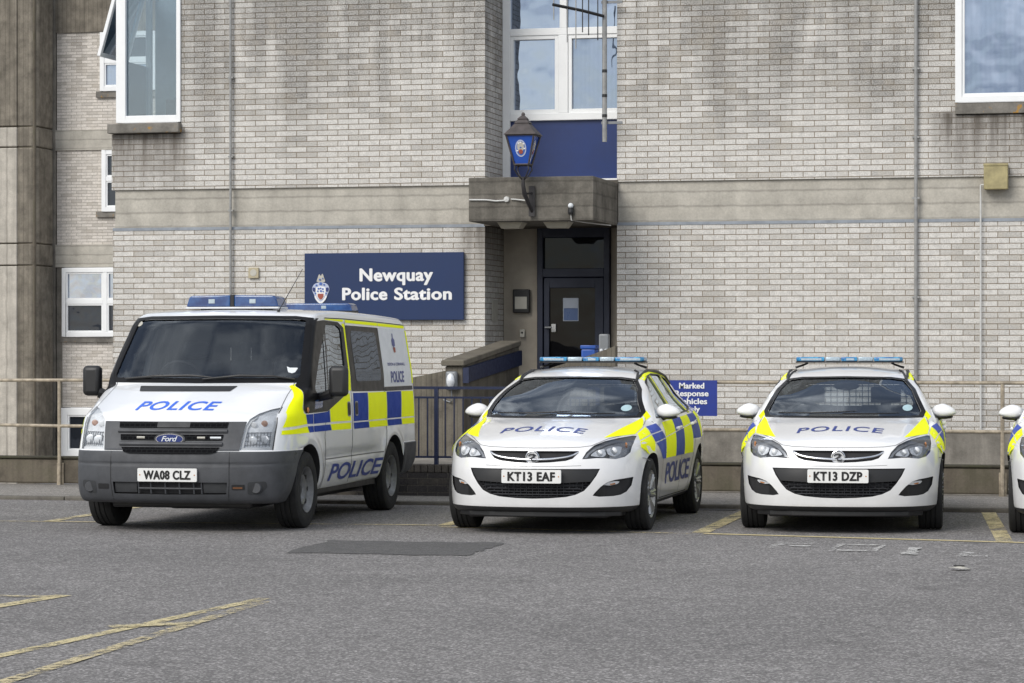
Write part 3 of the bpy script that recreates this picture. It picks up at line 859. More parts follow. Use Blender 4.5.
def make_car():
    root = thing('police_car', 'white estate police car', 'police car')
    sh = CAR
    (x0,x1),(y0,y1),(z0,z1) = sh.ext
    xs = axis_steps([(x0,.03),(x1,.03)]); ys = axis_steps([(y0,.018),(1.9,.02),(2.6,.05),(y1,.05)]); zs = axis_steps([(z0,.022),(z1,.022)])
    o = shell_body('body', sh, M['white'], root, xs, ys, zs, [((0,0,.240),(0,0,1))])
    cuts = []
    # cabin
    def cab(P):
        a = sh.sdf(P)+.045
        return smax(smax(smax(a, .66-P[:,2], .03), 1.3-P[:,1], .03), P[:,1]-4.4, .03)
    V, F = sh.box_mesh(axis_steps([(x0,.07),(x1,.07)]), axis_steps([(y0,.07),(y1,.07)]), axis_steps([(z0,.05),(z1,.05)]), ((-.3,.3),(1.7,3.9),(.8,1.1)), cab)
    cuts.append((V, F))
    cuts.append(cutter(sh, SCREEN, 'front', .2, .35))
    for sd in ('right', 'left'): cuts.append(cutter(sh, SIDEWIN, sd, .1, .16))
    cuts.append(cutter(sh, REARWIN, 'rear', .2, .3))
    for s in (1, -1):
        for yy in (.94, 3.625): cuts.append(cyl_cut(yy, .325, .362, s*.56, s*1.2))
        P = HEAD if s > 0 else mirror(HEAD)
        cuts.append(cutter(sh, P, 'front', .25, .05))
        P = FOG if s > 0 else mirror(FOG)
        cuts.append(cutter(sh, P, 'front', .2, .045))
    cuts.append(cutter(sh, INTAKE, 'front', .1, .05)); cuts.append(cutter(sh, GRILLE, 'front', .1, .035))
    subtract(o, cuts)
    o['_m0'] = M['white']
    assign_skin(o, sh, M['interior'], [(M['black_trim'], lambda c, n: (c[:,2] < .240) | (n[:,2] < -.8))], [(M['lamp_grey'], lambda c, n: (c[:,2] > .645) & (c[:,2] < .86) & (c[:,1] < .85) & (np.abs(c[:,0]) > .42) & (c[:,1] < .05+np.abs(c[:,0])*1.1))])
    del o['_m0']
    shade_from_sdf(o, sh)
    o.parent = root
    # glass
    patch('windscreen', sh, SCREEN, 'front', M['screen'], root, -.006, .05)
    for sd in ('right', 'left'): patch('side_window', sh, SIDEWIN, sd, M['side_glass'], root, -.008, .05)
    patch('rear_window', sh, REARWIN, 'rear', M['side_glass'], root, -.008, .05)
    # black frit border round the windscreen
    outer = sym([(0,1.352),(.41,1.345),(.555,1.326),(.640,1.235),(.738,1.035),(.715,.985),(.50,.983),(0,.985)])
    inner = sym([(0,1.342),(.40,1.334),(.527,1.316),(.603,1.235),(.694,1.04),(.672,1.004),(.50,.999),(0,1.0)])
    n = len(outer)
    polys = [[outer[i], outer[(i+1) % n], inner[(i+1) % n], inner[i]] for i in range(n)]
    multi_patch('windscreen_surround', sh, polys, 'front', M['gloss_black'], root, .003, .04)
    # black edge round the side windows
    for sd in ('right', 'left'):
        rg = SIDEWIN; cy = sum(p[0] for p in rg)/len(rg); cz = sum(p[1] for p in rg)/len(rg)
        big = [(p[0]+math.copysign(.012, p[0]-cy), p[1]+math.copysign(.010, p[1]-cz)) for p in rg]
        n = len(rg)
        multi_patch('window_surround', sh, [[big[i], big[(i+1) % n], rg[(i+1) % n], rg[i]] for i in range(n)], sd, M['gloss_black'], root, .002, .08)
        for a in (2.50, 3.36):
            multi_patch('door_pillar', sh, [[(a+.06,.99),(a+.13,.99),(a+.03,1.357),(a-.04,1.357)]], sd, M['yellow'], root, .001, .06)
            multi_patch('pillar_trim', sh, [[(a+.0,.99),(a+.055,.99),(a-.045,1.357),(a-.10,1.357)], [(a+.135,.99),(a+.17,.99),(a+.07,1.357),(a+.035,1.357)]], sd, M['gloss_black'], root, .001, .06)
    # headlamps
    for s in (1, -1):
        H = HEAD if s > 0 else mirror(HEAD)
        hl = thing_part('headlight', (0,0,0), root)
        patch('housing', sh, H, 'front', M['lamp_dark'], hl, -.035, .03)
        q = lambda pts: [(s*x, z) for x, z in pts][::s]
        multi_patch('reflector', sh, [q(rnd([(.49,.690),(.53,.735),(.60,.757),(.625,.70),(.60,.676)], .02)), q(rnd([(.635,.70),(.615,.755),(.70,.778),(.735,.765),(.73,.70),(.69,.675)], .02))], 'front', M['reflector'], hl, -.022, .03)
        multi_patch('bezel', sh, [q([(.44,.665),(.47,.712),(.525,.762),(.60,.792),(.68,.813),(.745,.822),(.74,.808),(.68,.80),(.605,.778),(.54,.748),(.485,.70),(.47,.672)])], 'front', M['lamp_grey'], hl, -.012, .04)
        P, _ = sh.project([(s*.565,.712),(s*.675,.728)], 'front', -.018)
        for p, r in zip(P, (.030, .034)):
            b = MB(); b.ellipsoid(p, (r, r*.6, r), 16, 10); b.build('bulb', M['lamp_white'], hl, smooth=True)
        P, _ = sh.project([(s*.755,.775)], 'front', -.018)
        b = MB(); b.ellipsoid(P[0], (.012,.02,.03), 12, 8); b.build('indicator', M['amber'], hl, smooth=True)
        patch('lens', sh, H, 'front', M['lens'], hl, -.001, .035)
        # fog lamp recess
        Fp = FOG if s > 0 else mirror(FOG)
        fg = patch('fog_lamp_recess', sh, Fp, 'front', M['black_trim'], root, -.035, .04)
        multi_patch('fog_lamp', sh, [q(rnd([(.60,.432),(.64,.455),(.705,.462),(.735,.458),(.72,.437),(.66,.425)], .01))], 'front', M['reflector'], fg, -.02, .03)
        multi_patch('fog_lamp_amber', sh, [q(rnd([(.655,.437),(.70,.447),(.70,.435),(.665,.43)], .006))], 'front', M['amber'], fg, -.016, .03)
        # livery, front corners
        patch('bonnet_marking', sh, q([(.562,.832),(.60,.866),(.725,.988),(.772,.905),(.762,.853),(.70,.846)]), 'front', M['yellow'], root, .0025, .03)
        sd = 'right' if s > 0 else 'left'
        Y = [[(1.385,.958),(1.455,1.018),(1.53,1.045),(1.50,.992)], [(.86,.856),(1.18,.905),(1.10,.846),(.72,.802)], [(.70,.792),(1.10,.837),(1.085,.775),(1.0,.70),(.90,.697),(.80,.678),(.63,.745)]]
        e = [1.66,2.24,2.74,3.22,3.74,4.2]
        top = lambda y: .938+(y-1.6)*.022
        mid = lambda y: .80+(y-1.6)*.055
        B = [[(1.205,.908),(1.48,.932),(1.52,.872),(1.115,.847)], [(1.115,.838),(1.52,.863),(1.64,.80),(1.10,.775)], [(1.12,.765),(1.65,.792),(1.69,.612),(1.47,.612),(1.30,.70)]]
        for k in range(5):
            a, b = e[k], e[k+1]; lo = .612 if k < 3 else .745
            pu = [(a,top(a)),(b,top(b)),(b,mid(b)+.005),(a,mid(a)+.005)]
            pl = [(a,mid(a)-.005),(b,mid(b)-.005),(b,lo),(a,lo)] if k < 3 else [(a,mid(a)-.005),(b,mid(b)-.005),(b,lo),(a,lo)]
            (Y if k % 2 == 0 else B).extend([pu, pl])
        rs = [(2.16,1.342),(2.35,1.376),(2.65,1.392),(3.2,1.383),(3.8,1.332),(4.12,1.27)]
        rl = [(2.12,1.312),(2.33,1.357),(2.65,1.378),(3.2,1.368),(3.8,1.317),(4.12,1.254)]
        Y += [[rl[i], rl[i+1], rs[i+1], rs[i]] for i in range(5)]
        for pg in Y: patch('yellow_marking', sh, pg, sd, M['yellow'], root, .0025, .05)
        for pg in B: patch('blue_marking', sh, pg, sd, M['blue'], root, .0025, .05)
        bm = fit_bm(text_bm('POLICE', 1, .022, 0, .95), 1.76, 3.10, .372, .568)
        if s < 0:
            for v in bm.verts: v.co.x = 1.76+3.10-v.co.x
        slice_bm(bm, .06)
        sheet('side_lettering', sh, bm, sd, .003, M['text_blue'], root)
        # seams
        seam('door_gap', sh, [[(1.45,.95),(1.50,.80),(1.50,.40),(1.56,.26)], [(2.56,.98),(2.60,.8),(2.58,.27)], [(3.42,1.0),(3.38,.80),(3.22,.55),(3.10,.30)], [(1.56,.255),(3.1,.255)]], sd, M['seam'], root, .008)
        seam('bonnet_gap', sh, [[(s*.49,.768),(s*.60,.822),(s*.70,.85),(s*.752,.88)], [(s*.752,.88),(s*.765,.93),(s*.745,.985)]], 'front', M['soft_seam'], root, .005)
        seam('wing_gap', sh, [[(.62,.655),(.70,.64),(.82,.62)]], sd, M['soft_seam'], root, .006)
        for yy in (2.32, 3.22):
            hb = MB(); P, _ = sh.project([(yy,.865+.02*(yy > 3)), (yy+.17,.870+.02*(yy > 3))], sd, .022)
            Q, _ = sh.project([(yy,.865+.02*(yy > 3)), (yy+.17,.870+.02*(yy > 3))], sd, -.005)
            hb.tube([Q[0], P[0], P[1], Q[1]], [.012,.016,.016,.012], 8)
            hb.build('door_handle', M['white'], root, smooth=True)
        # mirrors
        mr = MB()
        def mf(v, s=s):
            x = v.x; z = v.z*(1.0 if v.z > 0 else .55)
            k = 1-.28*max(0, x*s)
            return Vector((x, v.y*(1-.2*max(0,-v.y)), z*k))
        mr.ellipsoid((s*.897, 1.78, 1.022), (.117,.095,.083), 24, 16, mf)
        mo = mr.build('wing_mirror', M['white'], root, smooth=True)
        mb = MB(); mb.ellipsoid((s*.886,1.795,.983), (.100,.08,.022), 20, 10); mb.tube([(s*.79,1.72,.955),(s*.84,1.76,.975),(s*.89,1.79,.985)],[.035,.03,.02],8)
        mb.build('mirror_base', M['black_trim'], mo, smooth=True)
        mb = MB(); mb.ellipsoid((s*.893,1.86,1.030), (.090,.012,.050), 20, 10); mb.build('mirror_glass', M['chrome'], mo, smooth=True)
        # roof rail
        P, _ = sh.project([(s*.545,2.02),(s*.56,2.2),(s*.555,2.6),(s*.55,3.2),(s*.53,3.8),(s*.52,4.15)], 'top', .004)
        P2 = [Vector(p) for p in P]
        for p in P2[3:-1]: p.z += .012
        rb = MB(); rb.tube(P2, [.010,.014,.016,.016,.016,.012], 8); rb.build('roof_rail', M['black_trim'], root, smooth=True)
        P, _ = sh.project([(s*.548,1.328),(s*.535,1.36),(s*.515,1.388),(s*.48,1.41)], 'front', .001)
        rb = MB(); rb.tube([Vector(p) for p in P], [.011,.012,.012,.010], 8); rb.build('roof_strip', M['black_trim'], root, smooth=True)
        # wheels
        for yy in (.94, 3.625): wheel('wheel', s*.785, yy, .322, .215, s, root, .205)
    # grille, chrome bar, badge
    gr = patch('grille', sh, GRILLE, 'front', M['interior'], root, -.028, .04)
    ln = spline([(-.392,.716),(-.35,.690),(-.28,.671),(-.15,.657),(0,.652),(.15,.657),(.28,.671),(.35,.690),(.392,.716)], 4)
    P, _ = sh.project(ln, 'front', .001)
    b = MB(); b.tube(P, [.003]+[.009]*(len(P)-2)+[.003], 8); b.build('chrome_bar', M['chrome'], gr, smooth=True)
    P, _ = sh.project([(0,.668)], 'front', .0); by = P[0][1]
    bd = thing_part('badge', (0, by-.012, .668), root)
    b = MB(); b.lathe([(.050,.006),(.056,.002),(.061,.004),(.062,.014),(.058,.03)], (0,0,0), 'y', 32); b.build('badge_ring', M['chrome'], bd, smooth=True)
    b = MB(); b.lathe([(0,.008),(.051,.010)], (0,0,0), 'y', 32); b.build('badge_disc', M['badge_silver'], bd, smooth=True)
    b = MB(); b.tube([(-.036,.002,.012),(-.020,.0,.030),(.010,0,.028),(.014,0,.010),(-.006,0,-.006),(-.002,0,-.026),(.022,0,-.030),(.036,.002,-.012)], [.004,.007,.009,.009,.009,.008,.007,.004], 8)
    b.tube([(.010,0,.028),(.032,.002,.018)], [.008,.004], 6); b.tube([(-.006,0,-.006),(-.030,.002,-.016)], [.008,.004], 6)
    b.build('badge_emblem', M['lamp_dark'], bd, smooth=True)
    # lower intake
    patch('intake_mesh', sh, INTAKE, 'front', M['mesh'], root, -.042, .05)
    ub = sym([(0,.566),(.566,.566),(.548,.53),(.505,.462),(.28,.452),(0,.452)])
    patch('plate_panel', sh, ub, 'front', M['black_trim'], root, -.008, .05)
    sl = MB()
    for zz in (.345,.372,.40,.428):
        hw = .36+(zz-.34)*1.0
        P, _ = sh.project([(-hw+2*hw*k/12, zz) for k in range(13)], 'front', -.03)
        sl.tube(P, .0035, 5)
    for k in range(17):
        xx = -.44+.055*k
        P, _ = sh.project([(xx,.335 if abs(xx) < .3 else .40),(xx,.452)], 'front', -.034); sl.tube(P, .003, 4)
    sl.build('intake_slats', M['lamp_dark'], root)
    # lip, bonnet text, bonnet crease
    seam('bumper_gap', sh, [[(-.42,.60),(-.2,.592),(.2,.592),(.42,.60)]], 'front', M['soft_seam'], root, .003)
    seam('bonnet_edge', sh, [[(-.49,.768),(-.40,.757),(-.2,.751),(0,.749),(.2,.751),(.40,.757),(.49,.768)]], 'front', M['soft_seam'], root, .004)
    bm = fit_bm(text_bm('POLICE', 1, .012, .12, 1.12), -.382, .382, .884, .922, lambda u, w: (u, w-.022*(u/.38)**2))
    slice_bm(bm, .05)
    sheet('bonnet_lettering', sh, bm, 'front', .003, M['text_blue'], root)
    # wipers
    wp = MB()
    P, _ = sh.project([(-.58,1.012),(-.3,1.012),(-.02,1.022),(.12,1.03)], 'front', .018); wp.tube(P, [.006,.008,.007,.004], 6)
    P, _ = sh.project([(.0,1.008),(.3,1.008),(.5,1.012)], 'front', .018); wp.tube(P, [.007,.007,.004], 6)
    wp.build('wiper', M['black_trim'], root)
    # inside
    for s in (1, -1):
        st = MB()
        st.box(s*.36-.23, s*.36+.23, 2.15, 2.30, .60, 1.08)
        st.box(s*.36-.14, s*.36+.14, 2.20, 2.29, 1.10, 1.25)
        st.box(s*.36-.05, s*.36+.05, 2.23, 2.26, 1.05, 1.13)
        st.build('front_seat', M['seat_cloth'], root, bevel=.045, seg=3)
    d = MB(); d.box(-.62,.62,1.45,1.75,.66,.945); d.build('dashboard', M['interior'], root, bevel=.06, seg=3)
    sw = MB(); pts = [(-.37+.185*math.cos(a), 1.83-.06*math.sin(a), .96+.15*math.sin(a)) for a in np.linspace(0, 2*math.pi, 25)]
    sw.tube(pts, .014, 6, cap=False); sw.tube([(-.37,1.80,.96),(-.37,1.6,.9)], .05, 8); sw.build('steering_wheel', M['interior'], root)
    cg = MB()
    for k in range(19): cg.tube([(-.54+.06*k,2.85,.9),(-.54+.06*k,2.85,1.32)], .004, 4)
    for k in range(8): cg.tube([(-.56,2.85,.93+.055*k),(.56,2.85,.93+.055*k)], .004, 4)
    cg.build('cage', M['lamp_dark'], root)
    rm = MB(); rm.ellipsoid((0,1.98,1.262), (.12,.03,.04), 16, 10); rm.tube([(0,1.99,1.28),(0,2.0,1.335)], .02, 6); rm.build('rear_view_mirror', M['interior'], root, smooth=True)
    multi_patch('tax_disc', sh, [arc_poly(.575,1.075,.045,.028,20)], 'front', M['sticker_blue'], root, -.003, .05)
    # light bar
    lb = thing_part('light_bar', (0,2.83,0), root)
    b = MB(); b.prism(rnd([(-.515,-.10),(-.47,-.14),(.47,-.14),(.515,-.10),(.515,.10),(.47,.14),(-.47,.14),(-.515,.10)], .03), 'z', 1.476, 1.490)
    b.build('bar_base', M['black_trim'], lb)
    for k, (a, c_, mt) in enumerate([(-.51,-.235,'lightbar_blue'),(-.228,-.085,'beacon_clear'),(-.078,.078,'lightbar_blue'),(.085,.228,'beacon_clear'),(.235,.51,'lightbar_blue')]):
        b = MB()
        if k == 0: pl = [(a,-.09),(a+.04,-.135),(c_,-.135),(c_,.135),(a+.04,.135),(a,.09)]
        elif k == 4: pl = [(a,-.135),(c_-.04,-.135),(c_,-.09),(c_,.09),(c_-.04,.135),(a,.135)]
        else: pl = [(a,-.135),(c_,-.135),(c_,.135),(a,.135)]
        b.prism(pl, 'z', 1.490, 1.532); b.build('beacon', M[mt], lb, bevel=.012, seg=3)
        r = MB(); r.box(a+.05, c_-.03, -.139, -.136, 1.500, 1.520); r.build('beacon_reflector', M['beacon_clear'], lb)
    for s in (1, -1):
        b = MB(); b.tube([(s*.40,0,1.476),(s*.44,0,1.455),(s*.52,0,1.43)], [.014,.010,.014], 6)
        b.build('bar_foot', M['black_trim'], lb)
    # underside
    u = MB(); u.box(-.62,.62,.25,4.4,.14,.30); u.build('underbody', M['black_trim'], root, bevel=.02)
    li = MB(); li.prism([(-.72,.6),(-.72,.36),(-.6,.22),(-.4,.12),(-.2,.085),(0,.07),(.2,.085),(.4,.12),(.6,.22),(.72,.36),(.72,.6)], 'z', .155, .20); li.build('front_lip', M['black_trim'], root, bevel=.008)
    return root

def add_plate(root, shell, text, cz, half, hh, name='number_plate'):
    p, _ = shell.project([(0, cz+hh), (0, cz-hh), (half, cz)], 'front', 0)
    y = min(q[1] for q in p)-.014
    pl = thing_part(name, (0, y, cz), root)
    b = MB(); b.prism(rnd([(-half,-hh),(half,-hh),(half,hh),(-half,hh)], .012), 'y', -.004, .012); b.build('plate_board', M['plate'], pl)
    bm = fit_bm(text_bm(text, 1, .02, 0, 1.08), -half*.79, half*.79, -hh*.68, hh*.66)
    bold_flat('plate_lettering', bm, M['plate_text'], pl, (0,-.006,0), (1,0,0), (0,0,1), .0028)
    for s in (1,-1):
        b = MB(); b.lathe([(0,-.0065),(.006,-.006),(.006,0)], (s*half*.92,0,0), 'y', 8); b.build('plate_screw', M['amber'], pl)
    return pl
# ------------------------------------------------------------------ police van
VAN = make_van_shell()
VHEAD = [(.621,.722),(.640,.88),(.650,.935),(.672,.990),(.732,1.040),(.805,1.073),(.862,1.088),(.884,.95),(.888,.722)]
VSCREEN = rnd(sym([(0,1.885),(.70,1.880),(.805,1.868),(.878,1.372),(.86,1.345),(0,1.338)]), .02)
DOORGLASS = rnd([(1.86,1.842),(2.22,1.832),(2.325,1.79),(2.27,1.44),(2.13,1.25),(1.25,1.205),(1.20,1.245),(1.44,1.50)], .04)
SLIDEGLASS = rnd([(2.60,1.785),(3.50,1.77),(3.50,1.30),(2.57,1.30)], .07)

def make_van():
    root = thing('police_van', 'white police van with grey bumper, yellow and blue side checks and plate WA08 CLZ', 'police van')
    sh = VAN
    (x0,x1),(y0,y1),(z0,z1) = sh.ext
    xs = axis_steps([(x0,.03),(x1,.03)]); ys = axis_steps([(y0,.018),(1.6,.02),(2.4,.05),(y1,.05)])
    zs = axis_steps([(z0,.024),(.5,.024),(.66,.010),(.74,.010),(.9,.024),(z1,.024)])
    o = shell_body('body', sh, M['van_white'], root, xs, ys, zs, [((0,0,.711),(0,0,1)), ((0,0,.662),(0,0,1)), ((0,.815,0),(0,1,0)), ((0,4.225,0),(0,1,0))])
    cuts = []
    def cab(P):
        a = sh.sdf(P)+.05
        return smax(smax(smax(a, .85-P[:,2], .03), 1.05-P[:,1], .03), P[:,1]-2.5, .03)
    V, F = sh.box_mesh(axis_steps([(x0,.07),(x1,.07)]), axis_steps([(y0,.06),(3.0,.06),(y1,.2)]), axis_steps([(z0,.06),(z1,.06)]), ((-.4,.4),(1.6,2.2),(1.1,1.5)), cab)
    cuts.append((V, F))
    cuts.append(cutter(sh, VSCREEN, 'front', .2, .30))
    for sd in ('right', 'left'): cuts.append(cutter(sh, DOORGLASS, sd, .1, .14))
    for s in (1, -1):
        for yy in (.93, 3.863): cuts.append(cyl_cut(yy, .35, .405, s*.60, s*1.3))
        cuts.append(cutter(sh, VHEAD if s > 0 else mirror(VHEAD), 'front', .25, .05))
    low = sym([(0,.442),(.525,.442),(.515,.338),(0,.332)])
    cuts.append(cutter(sh, low, 'front', .1, .05))
    subtract(o, cuts)
    o['_m0'] = M['van_white']
    assign_skin(o, sh, M['interior'], [(M['grey_plastic'], lambda c, n: ((c[:,2] < .711) & (c[:,1] < .815)) | ((c[:,2] < .662) & (c[:,1] > 4.225))), (M['black_trim'], lambda c, n: n[:,2] < -.8), (M['gloss_black'], lambda c, n: (c[:,2] > 1.315) & (c[:,2] < 1.875) & (c[:,1] < 1.13+(c[:,2]-1.31)*.80))], [(M['lamp_white'], lambda c, n: (c[:,2] > .71) & (c[:,2] < 1.11) & (c[:,1] < .70) & (np.abs(c[:,0]) > .60) & (n[:,1] < .5))])
    del o['_m0']
    shade_from_sdf(o, sh)
    o.parent = root
    patch('windscreen', sh, VSCREEN, 'front', M['van_screen'], root, -.006, .05)
    # black surround of the screen
    outer = sym([(0,1.915),(.70,1.909),(.872,1.890),(.962,1.36),(.935,1.302),(0,1.296)])
    inner = sym([(0,1.885),(.70,1.880),(.805,1.868),(.878,1.372),(.86,1.345),(0,1.338)])
    n = len(outer)
    multi_patch('screen_surround', sh, [[outer[i], outer[(i+1) % n], inner[(i+1) % n], inner[i]] for i in range(n)], 'front', M['gloss_black'], root, .004, .025)
    for sd in ('right', 'left'):
        s = 1 if sd == 'right' else -1
        og = [(1.80,1.876),(2.25,1.862),(2.40,1.81),(2.355,1.45),(2.215,1.185),(1.55,1.035),(.86,1.028),(.80,1.06),(.86,1.14),(1.02,1.31),(1.30,1.62),(1.50,1.86)]
        # black cheater panel and pillar round the door glass, as strips so the glass stays open
        g = DOORGLASS
        strips = [
            [(.80,1.06),(.86,1.14),(1.02,1.31),(1.24,1.30),(1.20,1.245),(1.25,1.205),(1.6,1.222),(1.55,1.035),(.86,1.028)],
            [(1.55,1.035),(1.6,1.222),(2.13,1.25),(2.215,1.185)],
            [(2.215,1.185),(2.13,1.25),(2.27,1.44),(2.325,1.79),(2.40,1.81),(2.355,1.45)],
            [(2.40,1.81),(2.325,1.79),(2.22,1.832),(1.86,1.842),(1.80,1.876),(2.25,1.862)],
            [(1.80,1.876),(1.86,1.842),(1.44,1.50),(1.24,1.30),(1.02,1.31),(1.30,1.62),(1.50,1.86)]]
        multi_patch('window_surround', sh, strips, sd, M['gloss_black'], root, .005, .022)
        patch('door_window', sh, DOORGLASS, sd, M['side_glass'], root, -.008, .06)
        dv = seam('window_divider', sh, [[(1.62,1.23),(1.80,1.84)]], sd, M['gloss_black'], root, .035, .004)
        patch('lower_pane', sh, [(1.13,1.06),(1.38,1.075),(1.42,1.15),(1.17,1.14)], sd, M['beacon_navy'], root, .006, .05)
        sw = patch('side_window', sh, rnd([(2.47,1.835),(3.62,1.82),(3.595,1.195),(2.41,1.205)], .03), sd, M['gloss_black'], root, .003, .06)
        patch('pane', sh, SLIDEGLASS, sd, M['van_pane'], sw, .005, .06)
        wp = patch('white_panel', sh, [(3.635,1.818),(4.66,1.815),(4.67,1.24),(3.60,1.24)], sd, M['panel_white'], root, .003, .06)
        patch('panel_strip', sh, [(3.60,1.234),(4.69,1.234),(4.69,1.193),(3.60,1.193)], sd, M['black_trim'], root, .006, .06)
        Y = [[(.36,.914),(.49,1.044),(.78,1.175),(.95,1.268),(1.0,1.29),(.85,1.14),(.79,1.075),(.80,1.03),(.85,1.022),(.888,.935)] if s > 0 else [(.36,.914),(.50,1.0),(.80,1.03),(.85,1.022),(.888,.935)],
             [(.345,.888),(.33,.852),(.918,.856),(.888,.912)],
             [(1.635,1.052),(2.21,1.178),(2.33,1.19),(2.33,.930),(1.655,.935)], [(1.645,.914),(2.33,.912),(2.33,.852),(1.69,.856)],
             [(2.985,1.187),(3.66,1.186),(3.64,.922),(2.965,.921)], [(2.98,.908),(3.64,.908),(3.66,.848),(3.0,.848)],
             [(4.25,1.184),(4.71,1.182),(4.72,.922),(4.21,.922)], [(4.215,.908),(4.72,.908),(4.73,.848),(4.24,.848)],
             [(1.86,1.889),(2.44,1.887),(2.42,1.866),(2.25,1.872),(1.86,1.882)], [(2.50,1.886),(3.64,1.868),(3.63,1.838),(2.50,1.858)], [(3.66,1.867),(4.66,1.848),(4.66,1.82),(3.65,1.837)],
             [(2.375,1.85),(2.455,1.85),(2.40,1.40),(2.385,1.215),(2.285,1.215),(2.37,1.45)],
             [(4.67,1.80),(4.715,1.80),(4.735,1.26),(4.69,1.26)]]
        B = [[(.893,.935),(.868,1.018),(1.085,1.020),(1.085,.931)], [(1.105,1.021),(1.55,1.030),(1.615,1.045),(1.635,.932),(1.105,.931)],
             [(.905,.912),(.930,.856),(1.085,.856),(1.085,.911)], [(1.105,.911),(1.63,.912),(1.67,.857),(1.105,.856)],
             [(2.45,1.19),(2.965,1.187),(2.945,.921),(2.43,.922)], [(2.43,.908),(2.96,.908),(2.98,.848),(2.45,.848)],
             [(3.68,1.186),(4.23,1.184),(4.19,.922),(3.66,.922)], [(3.66,.908),(4.195,.908),(4.22,.848),(3.68,.848)]]
        for k, pg in enumerate(Y): patch('yellow_marking', sh, pg, sd, M['yellow'], root, .004 if k in (0,1,8,9,10) else .0025, .02 if k in (0,8,9,10) else .05)
        for pg in B: patch('blue_marking', sh, pg, sd, M['van_blue'], root, .0025, .05)
        def put(name, txt, u0, u1, v0, v1, mat, bold=.02, shear=0, step=.08, off=.006, parent=root, sp=1.0):
            bm = fit_bm(text_bm(txt, 1, bold, shear, sp), u0, u1, v0, v1)
            if s < 0:
                for v in bm.verts: v.co.x = u0+u1-v.co.x
            slice_bm(bm, step)
            sheet(name, sh, bm, sd, off, mat, parent)
        put('side_lettering', 'POLICE', 1.66, 3.46, .385, .545, M['side_blue'], .02, .22, .08, .004)
        put('panel_lettering', 'POLICE', 3.87, 4.38, 1.272, 1.388, M['text_blue'], .03, 0, .08, .006, wp)
        put('force_name', 'DEVON & CORNWALL', 3.80, 4.47, 1.442, 1.472, M['text_blue'], .02, 0, .2, .006, wp)
        # slim crest: navy stem with a small red and gold foot
        cr = multi_patch('crest', sh, [[(4.12,1.62),(4.16,1.62),(4.155,1.765),(4.125,1.765)], rnd([(4.085,1.64),(4.195,1.64),(4.20,1.70),(4.14,1.73),(4.08,1.70)], .01)], sd, M['text_blue'], wp, .006, .05)
        multi_patch('crest_foot', sh, [[(4.11,1.575),(4.18,1.575),(4.19,1.625),(4.10,1.625)]], sd, M['crest_red'], wp, .0065, .05)
        # shut lines, rail, handles
        seam('door_gap', sh, [[(2.47,1.86),(2.42,1.40),(2.385,1.20),(2.385,.35)], [(1.50,1.03),(1.46,.80),(1.50,.60),(1.50,.33)], [(3.625,1.82),(3.59,1.19),(3.62,.80),(3.50,.60)]], sd, M['seam'], root, .010)
        seam('slide_rail', sh, [[(1.52,.594),(2.38,.596),(3.47,.598)]], sd, M['soft_seam'], root, .012)
        seam('roof_gutter', sh, [[(1.86,1.897),(2.5,1.894),(3.65,1.876),(4.66,1.855)]], sd, M['seam'], root, .008, .004)
        for yy, a in ((2.27,0), (2.53,1)):
            hs = patch('door_handle', sh, rnd([(yy-.055,.972),(yy+.055,.972),(yy+.055,1.112),(yy-.055,1.112)], .03), sd, M['lamp_grey'], root, .006, .05)
            patch('handle_grip', sh, rnd([(yy-.038,.985),(yy+.038,.985),(yy+.038,1.10),(yy-.038,1.10)], .025), sd, M['gloss_black'], hs, .010, .05)
        b = MB(); P, _ = sh.project([(.895,1.058)], sd, .012); b.ellipsoid(P[0], (.012,.02,.026), 12, 8); b.build('side_repeater', M['amber'], root, smooth=True)
        # arm mirror
        m = MB(); m.box(s*1.095, s*1.275, 1.21, 1.31, 1.175, 1.455); mo = m.build('wing_mirror', M['black_trim'], root, bevel=.045, seg=3)
        m = MB(); m.tube([(s*.955,1.33,1.165),(s*1.03,1.28,1.175),(s*1.12,1.26,1.205)], [.045,.04,.05], 8); m.build('mirror_arm', M['black_trim'], mo, smooth=True)
        m = MB(); m.box(s*1.11, s*1.26, 1.309, 1.314, 1.20, 1.43); m.build('mirror_glass', M['chrome'], mo)
        # head lamp
        q = lambda pts: [(s*x, z) for x, z in pts][::s]
        hl = thing_part('headlight', (0,0,0), root)
        patch('housing', sh, q(VHEAD), 'front', M['lamp_white'], hl, -.040, .05)
        multi_patch('bezel', sh, [q([(.628,.725),(.885,.725),(.886,.748),(.631,.748)]), q([(.632,.75),(.648,.93),(.675,.99),(.73,1.037),(.725,1.012),(.69,.975),(.668,.92),(.653,.75)])], 'front', M['badge_silver'], hl, -.018, .05)
        for (bx, bz, br, mt) in ((.80,.965,.030,'dull_amber'), (.715,.955,.030,'badge_silver'), (.72,.815,.045,'lamp_white'), (.815,.82,.045,'lamp_white')):
            P, _ = sh.project([(s*bx, bz)], 'front', -.026)
            b = MB(); b.ellipsoid(P[0], (br, br*.22, br*.9), 18, 10); b.build('bulb', M[mt], hl, smooth=True)
        fl = MB()
        for k in range(9):
            P, _ = sh.project([(s*(.655+.026*k), .76),(s*(.655+.026*k), .885)], 'front', -.022); fl.tube(P, .004, 4)
        for k in range(4):
            P, _ = sh.project([(s*.645, .775+.035*k),(s*.87, .775+.035*k)], 'front', -.023); fl.tube(P, .003, 4)
        fl.build('reflector_fluting', M['lamp_grey'], hl)
        patch('lens', sh, q(VHEAD), 'front', M['lens'], hl, -.001, .05)
        seam('lamp_gap', sh, [q([(.884,.722),(.889,.95),(.868,1.092)])], 'front', M['seam'], root, .007)
